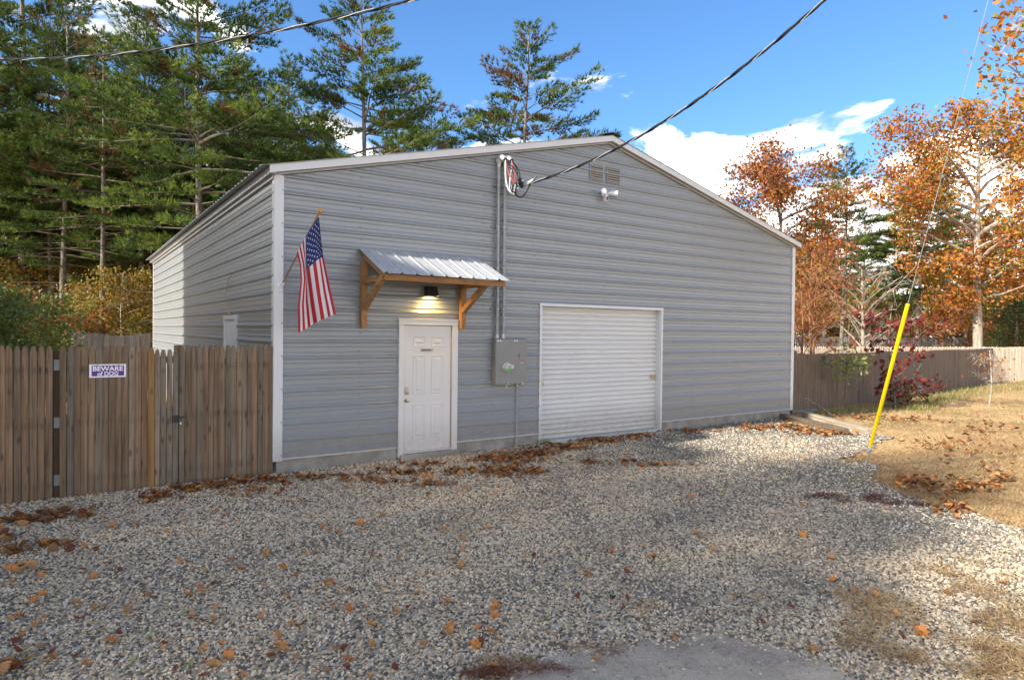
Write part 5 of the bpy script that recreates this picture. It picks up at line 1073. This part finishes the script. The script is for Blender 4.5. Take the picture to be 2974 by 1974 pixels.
OS2 = decid(41, 11.5, 4.0, 4.2, 5200, (.12, .2), ['oak_orange', 'oak_red', 'oak_yellow'], [.6, .2, .2], .16, .7, nlimb=26)
RD = decid(12, 10.9, 2.9, 3.3, 15000, (.11, .19), ['oak_red', 'oak_orange', 'under_orange'], [.62, .12, .26], .15, .8, barkm='bark', nlimb=26)
e = place('oak_tree', OR, D(dx(2256), 32.5), 1, .8, 'large orange leaved oak with pale trunk rising behind the shaded fence')
rg = np.random.default_rng(3); zz = rg.uniform(4.0, 7.2, 260); th = rg.uniform(0, 6.28, 260); V = leafquads(np.stack([.26*np.cos(th), .26*np.sin(th), zz], 1)+A3(0, .1, 0), (.10, .18), rg); link('ivy', tri_mesh('ivy', V, np.arange(len(V)).reshape(-1, 3), [MT['oak_red']]), e)
link('dead_branch', MB().tube([(-.1, 0, 3.9), (-1.2, -.5, 4.1), (-2.6, -.9, 4.5), (-3.4, -1.2, 4.9)], [.05, .045, .03, .01], 6).mesh('dead_branch', MT['bark_pale']), e)
place('oak_tree', RD, D(dx(1795), 30), 1, 0., 'russet red oak standing right of the garage roof')
place('oak_tree', RD, D(dx(1862), 44), .80, 2., 'smaller orange brown tree behind the bare grey tree')
place('oak_tree', OS2, D(3400, 15.), 1., 2.6, 'orange leaved tree at the right edge whose twigs reach into the sky')
BT = decid(14, 5.3, .9, 2.2, 0, (.1, .2), [], [], .09, nlimb=34, up_=2.0, barkm='bark_pale'); place('bare_tree', BT, D(dx(1986), 28.5), 1, 0, 'leafless pale grey tree behind the shaded fence', names=('trunk', 'branches', 'crown'))
SP1 = decid(15, 4.3, 1.2, 1.4, 240, (.10, .18), ['oak_red', 'under_orange'], [.6, .4], .035, nlimb=14, up_=2.6, barkm='bark_red')
for x_, d_, s_, l_ in ((1843, 19.5, 1., 'leftmost reddish stemmed sapling right of the garage wall'), (1872, 20.5, 1.1, 'middle reddish stemmed sapling above the shaded fence'), (1884, 21.5, 1.05, 'rightmost of three reddish stemmed saplings near the garage')):
    place('sapling', SP1, D(dx(x_), d_), s_, x_, l_)
RM = decid(16, 3.9, .5, 1.6, 2600, (.12, .2), ['oak_red', 'under_orange'], [.8, .2], .05, .35, barkm='bark'); place('shrub', RM, D(dx(2195), 42), 1.25, 0, 'small russet tree left of the orange oak trunk above the far fence')
MR = decid(17, 2.9, .15, .95, 300, (.13, .22), ['maroon', 'maroon'], [.5, .5], .022, .2, up_=2.4, barkm='bark', nlimb=14); place('shrub', MR, (16.9, -.15, -.25), 1, 1.2, 'dark maroon leaved shrub in front of the shaded fence', 'shrub')
MR2 = decid(18, .8, .02, .5, 500, (.06, .12), ['maroon', 'under_green'], [.8, .2], .01, .2, barkm='bark', nlimb=8); place('shrub', MR2, (17.3, -.35, -.25), 1, 0, 'low maroon growth at the foot of the tall maroon shrub', 'shrub')
GS = decid(19, 1.75, .9, .6, 170, (.10, .18), ['under_green', 'under_green'], [.5, .5], .015, .2, barkm='bark', nlimb=6); place('sapling', GS, tuple(G(2450, 1192)[:2])+(-.25,), 1, 0, 'green leaved sapling against the shaded fence near the garage', 'shrub')
OS = decid(20, 1.75, .5, .6, 60, (.07, .12), ['oak_orange', 'oak_red'], [.5, .5], .018, .2, up_=2.4, barkm='bark_pale', nlimb=9); place('sapling', OS, (20.0, -1.34, -.25), 1, 0, 'spindly sapling with few orange leaves alone on the lawn', 'shrub')
# spruce
def spruce(seed, H, Rb):
    rg = np.random.default_rng(seed); C = []; Dr = []; b = MB(); z = .3
    while z < H:
        r_ = Rb*(1-z/H)**.8+.1
        for a_ in np.arange(0, 6.28, .22/max(r_, .2)+.10):
            a_ += rg.normal(0, .1); L_ = r_*rg.uniform(.8, 1.08); hd = A3(math.cos(a_), math.sin(a_), 0)
            for s_ in np.linspace(.35, 1, 9): C.append(hd*L_*s_+A3(0, 0, z-.10*L_*s_+.12*s_**3)); Dr.append(hd+A3(0, 0, .1))
        z += .17
    V = tufts(np.array(C)+rg.normal(0, .03, (len(C), 3)), norm(np.array(Dr)), 4, (.08, .15), (.03, .05), .55, rg); b.tube([(0, 0, -.2), (0, 0, H)], [.1, .01], 7)
    return b.mesh('trunk', MT['bark']), None, tri_mesh('crown', V.reshape(-1, 3), np.arange(len(V)*3).reshape(-1, 3), [MT['spruce']])
SPR = spruce(31, 4.1, 2.5); place('spruce_tree', SPR, D(dx(2345), 35.5), 1, 0, 'dense green spruce right of the orange oak trunk')
# understory left
UO = decid(21, 4.6, .4, 2.0, 5200, (.09, .17), ['under_orange', 'oak_yellow', 'under_green'], [.5, .38, .12], .04, .5, barkm='bark_pale', nlimb=14)
UR = decid(22, 2.6, .2, 1.6, 3200, (.08, .15), ['oak_red', 'under_orange'], [.5, .5], .03, .4, barkm='bark', nlimb=12)
UG = decid(23, 2.9, .2, 1.5, 6500, (.06, .12), ['under_green', 'under_green', 'oak_yellow'], [.6, .3, .1], .03, .40, barkm='bark', nlimb=16)
place('shrub', UG, D(dx(25), 14.2), 1.0, .2, 'leafy green shrub behind the left picket fence', 'shrub'); place('shrub', UG, D(dx(-35), 12.5), .95, 2.2, 'leafy green shrub at the extreme left behind the fence', 'shrub'); place('shrub', UG, D(dx(95), 16.), .62, 1.2, 'small green shrub just right of the big leafy one, behind the fence', 'shrub')
place('shrub', UO, D(dx(285), 27), 1., 0, 'yellow orange understory tree left of the garage back corner', 'tree'); place('shrub', UO, D(dx(225), 29), .85, 2.6, 'golden understory tree behind the slender pine', 'tree'); place('shrub', UO, D(dx(345), 30), .8, 4.1, 'amber bush right behind the garage back corner', 'shrub')
place('shrub', UR, D(dx(115), 24), 1.05, 0, 'russet bush behind the grey board fence at left', 'shrub'); place('shrub', UR, D(dx(30), 25), 1.3, 2, 'russet bush behind the thick dark trunk', 'shrub'); place('shrub', UR, D(dx(190), 28), .9, 4, 'russet bush in the middle of the left undergrowth', 'shrub')
for i, (x_, d_, s_) in enumerate([(70, 33, 1.2), (150, 36, 1.1), (255, 37, 1.2), (310, 39, 1.1), (380, 40, 1.2), (0, 36, 1.2), (-70, 33, 1.2)]): place('shrub', (UO, UR)[i % 2], D(dx(x_), d_), s_, i*1.3, 'bush of autumn colour deep in the left woods', 'shrub', 'bushes deep in the left woods')
for i, (x_, d_, s_) in enumerate([(1905, 48, 1.1), (1950, 52, 1.0), (1870, 54, 1.3), (2040, 47, 1.1), (2095, 50, 1.0), (2300, 50, 1.3), (2360, 48, 1.6), (1990, 50, 1.3), (1830, 56, 1.6)]): place('shrub', (UO, UR)[(i+1) % 2], D(dx(x_), d_), s_, i*1.7, 'autumn bush beyond the right hand fences', 'shrub', 'autumn bushes beyond the right fences')
# far woods: one mass
def far_woods():
    rg = np.random.default_rng(77); Vs = []; M_ = []
    b = MB()
    for i in range(230):
        if i < 120: px = rg.uniform(-900, 1750); d_ = rg.uniform(58, 95); H = rg.uniform(11, 17)
        else: px = rg.uniform(2050, 3900); d_ = rg.uniform(66, 105); H = rg.uniform(6.5, 11.5)
        if 1250 < px < 1800: H = rg.uniform(3, 5)
        p_ = D(px, d_); n = 420; z_ = rg.uniform(.5, H, n); rr_ = (2.6*(1-z_/H)**.6+.4)*np.sqrt(rg.random(n)); th = rg.uniform(0, 6.28, n); C = np.stack([p_[0]+rr_*np.cos(th), p_[1]+rr_*np.sin(th), z_], 1)
        V = leafquads(C, (.35, .8), rg, 0.); Vs.append(V); low = z_ < 4.5; m_ = np.where(low & (rg.random(n) < .5), 1, 0)
        if i % 6 == 0 and i >= 120: m_[:] = 1
        M_.append(np.repeat(m_, 2)); b.tube([(p_[0], p_[1], -.3), (p_[0], p_[1], H*.8)], [.18, .06], 5, False)
    V = np.concatenate(Vs); o_ = tag(link('distant_woods', tri_mesh('distant_woods', V, np.arange(len(V)).reshape(-1, 3), [MT['pine_a'], MT['under_orange']], np.concatenate(M_))), kind='stuff', label='distant mixed woods closing the view', cat='woods')
    tag(link('distant_trunks', b.mesh('distant_trunks', MT['bark'])), kind='stuff', label='far tree trunks in the distant woods', cat='woods')
far_woods()
# weeds along the fence and at the roll-up door
def weed(spec, name, mats, label, ln=(.08, .22), wd_=(.006, .012)):
    P_ = []
    for (x_, y_, r_, n) in spec: P_.append(np.stack([rng.normal(x_, r_, n), rng.normal(y_, r_*.5, n), np.full(n, -.25)], 1))
    P_ = np.concatenate(P_); tag(link(name, blades(P_, ln, wd_, (.5, 1.5), [MT[m_] for m_ in mats], name, rng.integers(0, len(mats), len(P_)))), kind='stuff', label=label, cat='grass')
weed([(17.3, -.7, .35, 900), (18.3, -.3, .4, 900), (19.5, 0, .5, 700), (21, .3, .5, 700), (22.5, .6, .6, 700), (25, .9, .9, 900), (29, 1.2, 1.2, 900), (33, 1.8, 1.2, 700), (15, -.1, .5, 500), (13.8, 0, .3, 300), (20, -2.4, .12, 160), (26, -2.6, .2, 150)], 'weeds', ['grass', 'grass', 'straw'], 'green weeds and grass tufts along the foot of the shaded fence')
p_ = G(1566, 1288)
weed([(p_[0]+.02, -.10, .06, 60)], 'weed_tuft', ['under_green', 'grass'], 'green weed tuft at the left foot of the roll up door', (.10, .2), (.015, .03))
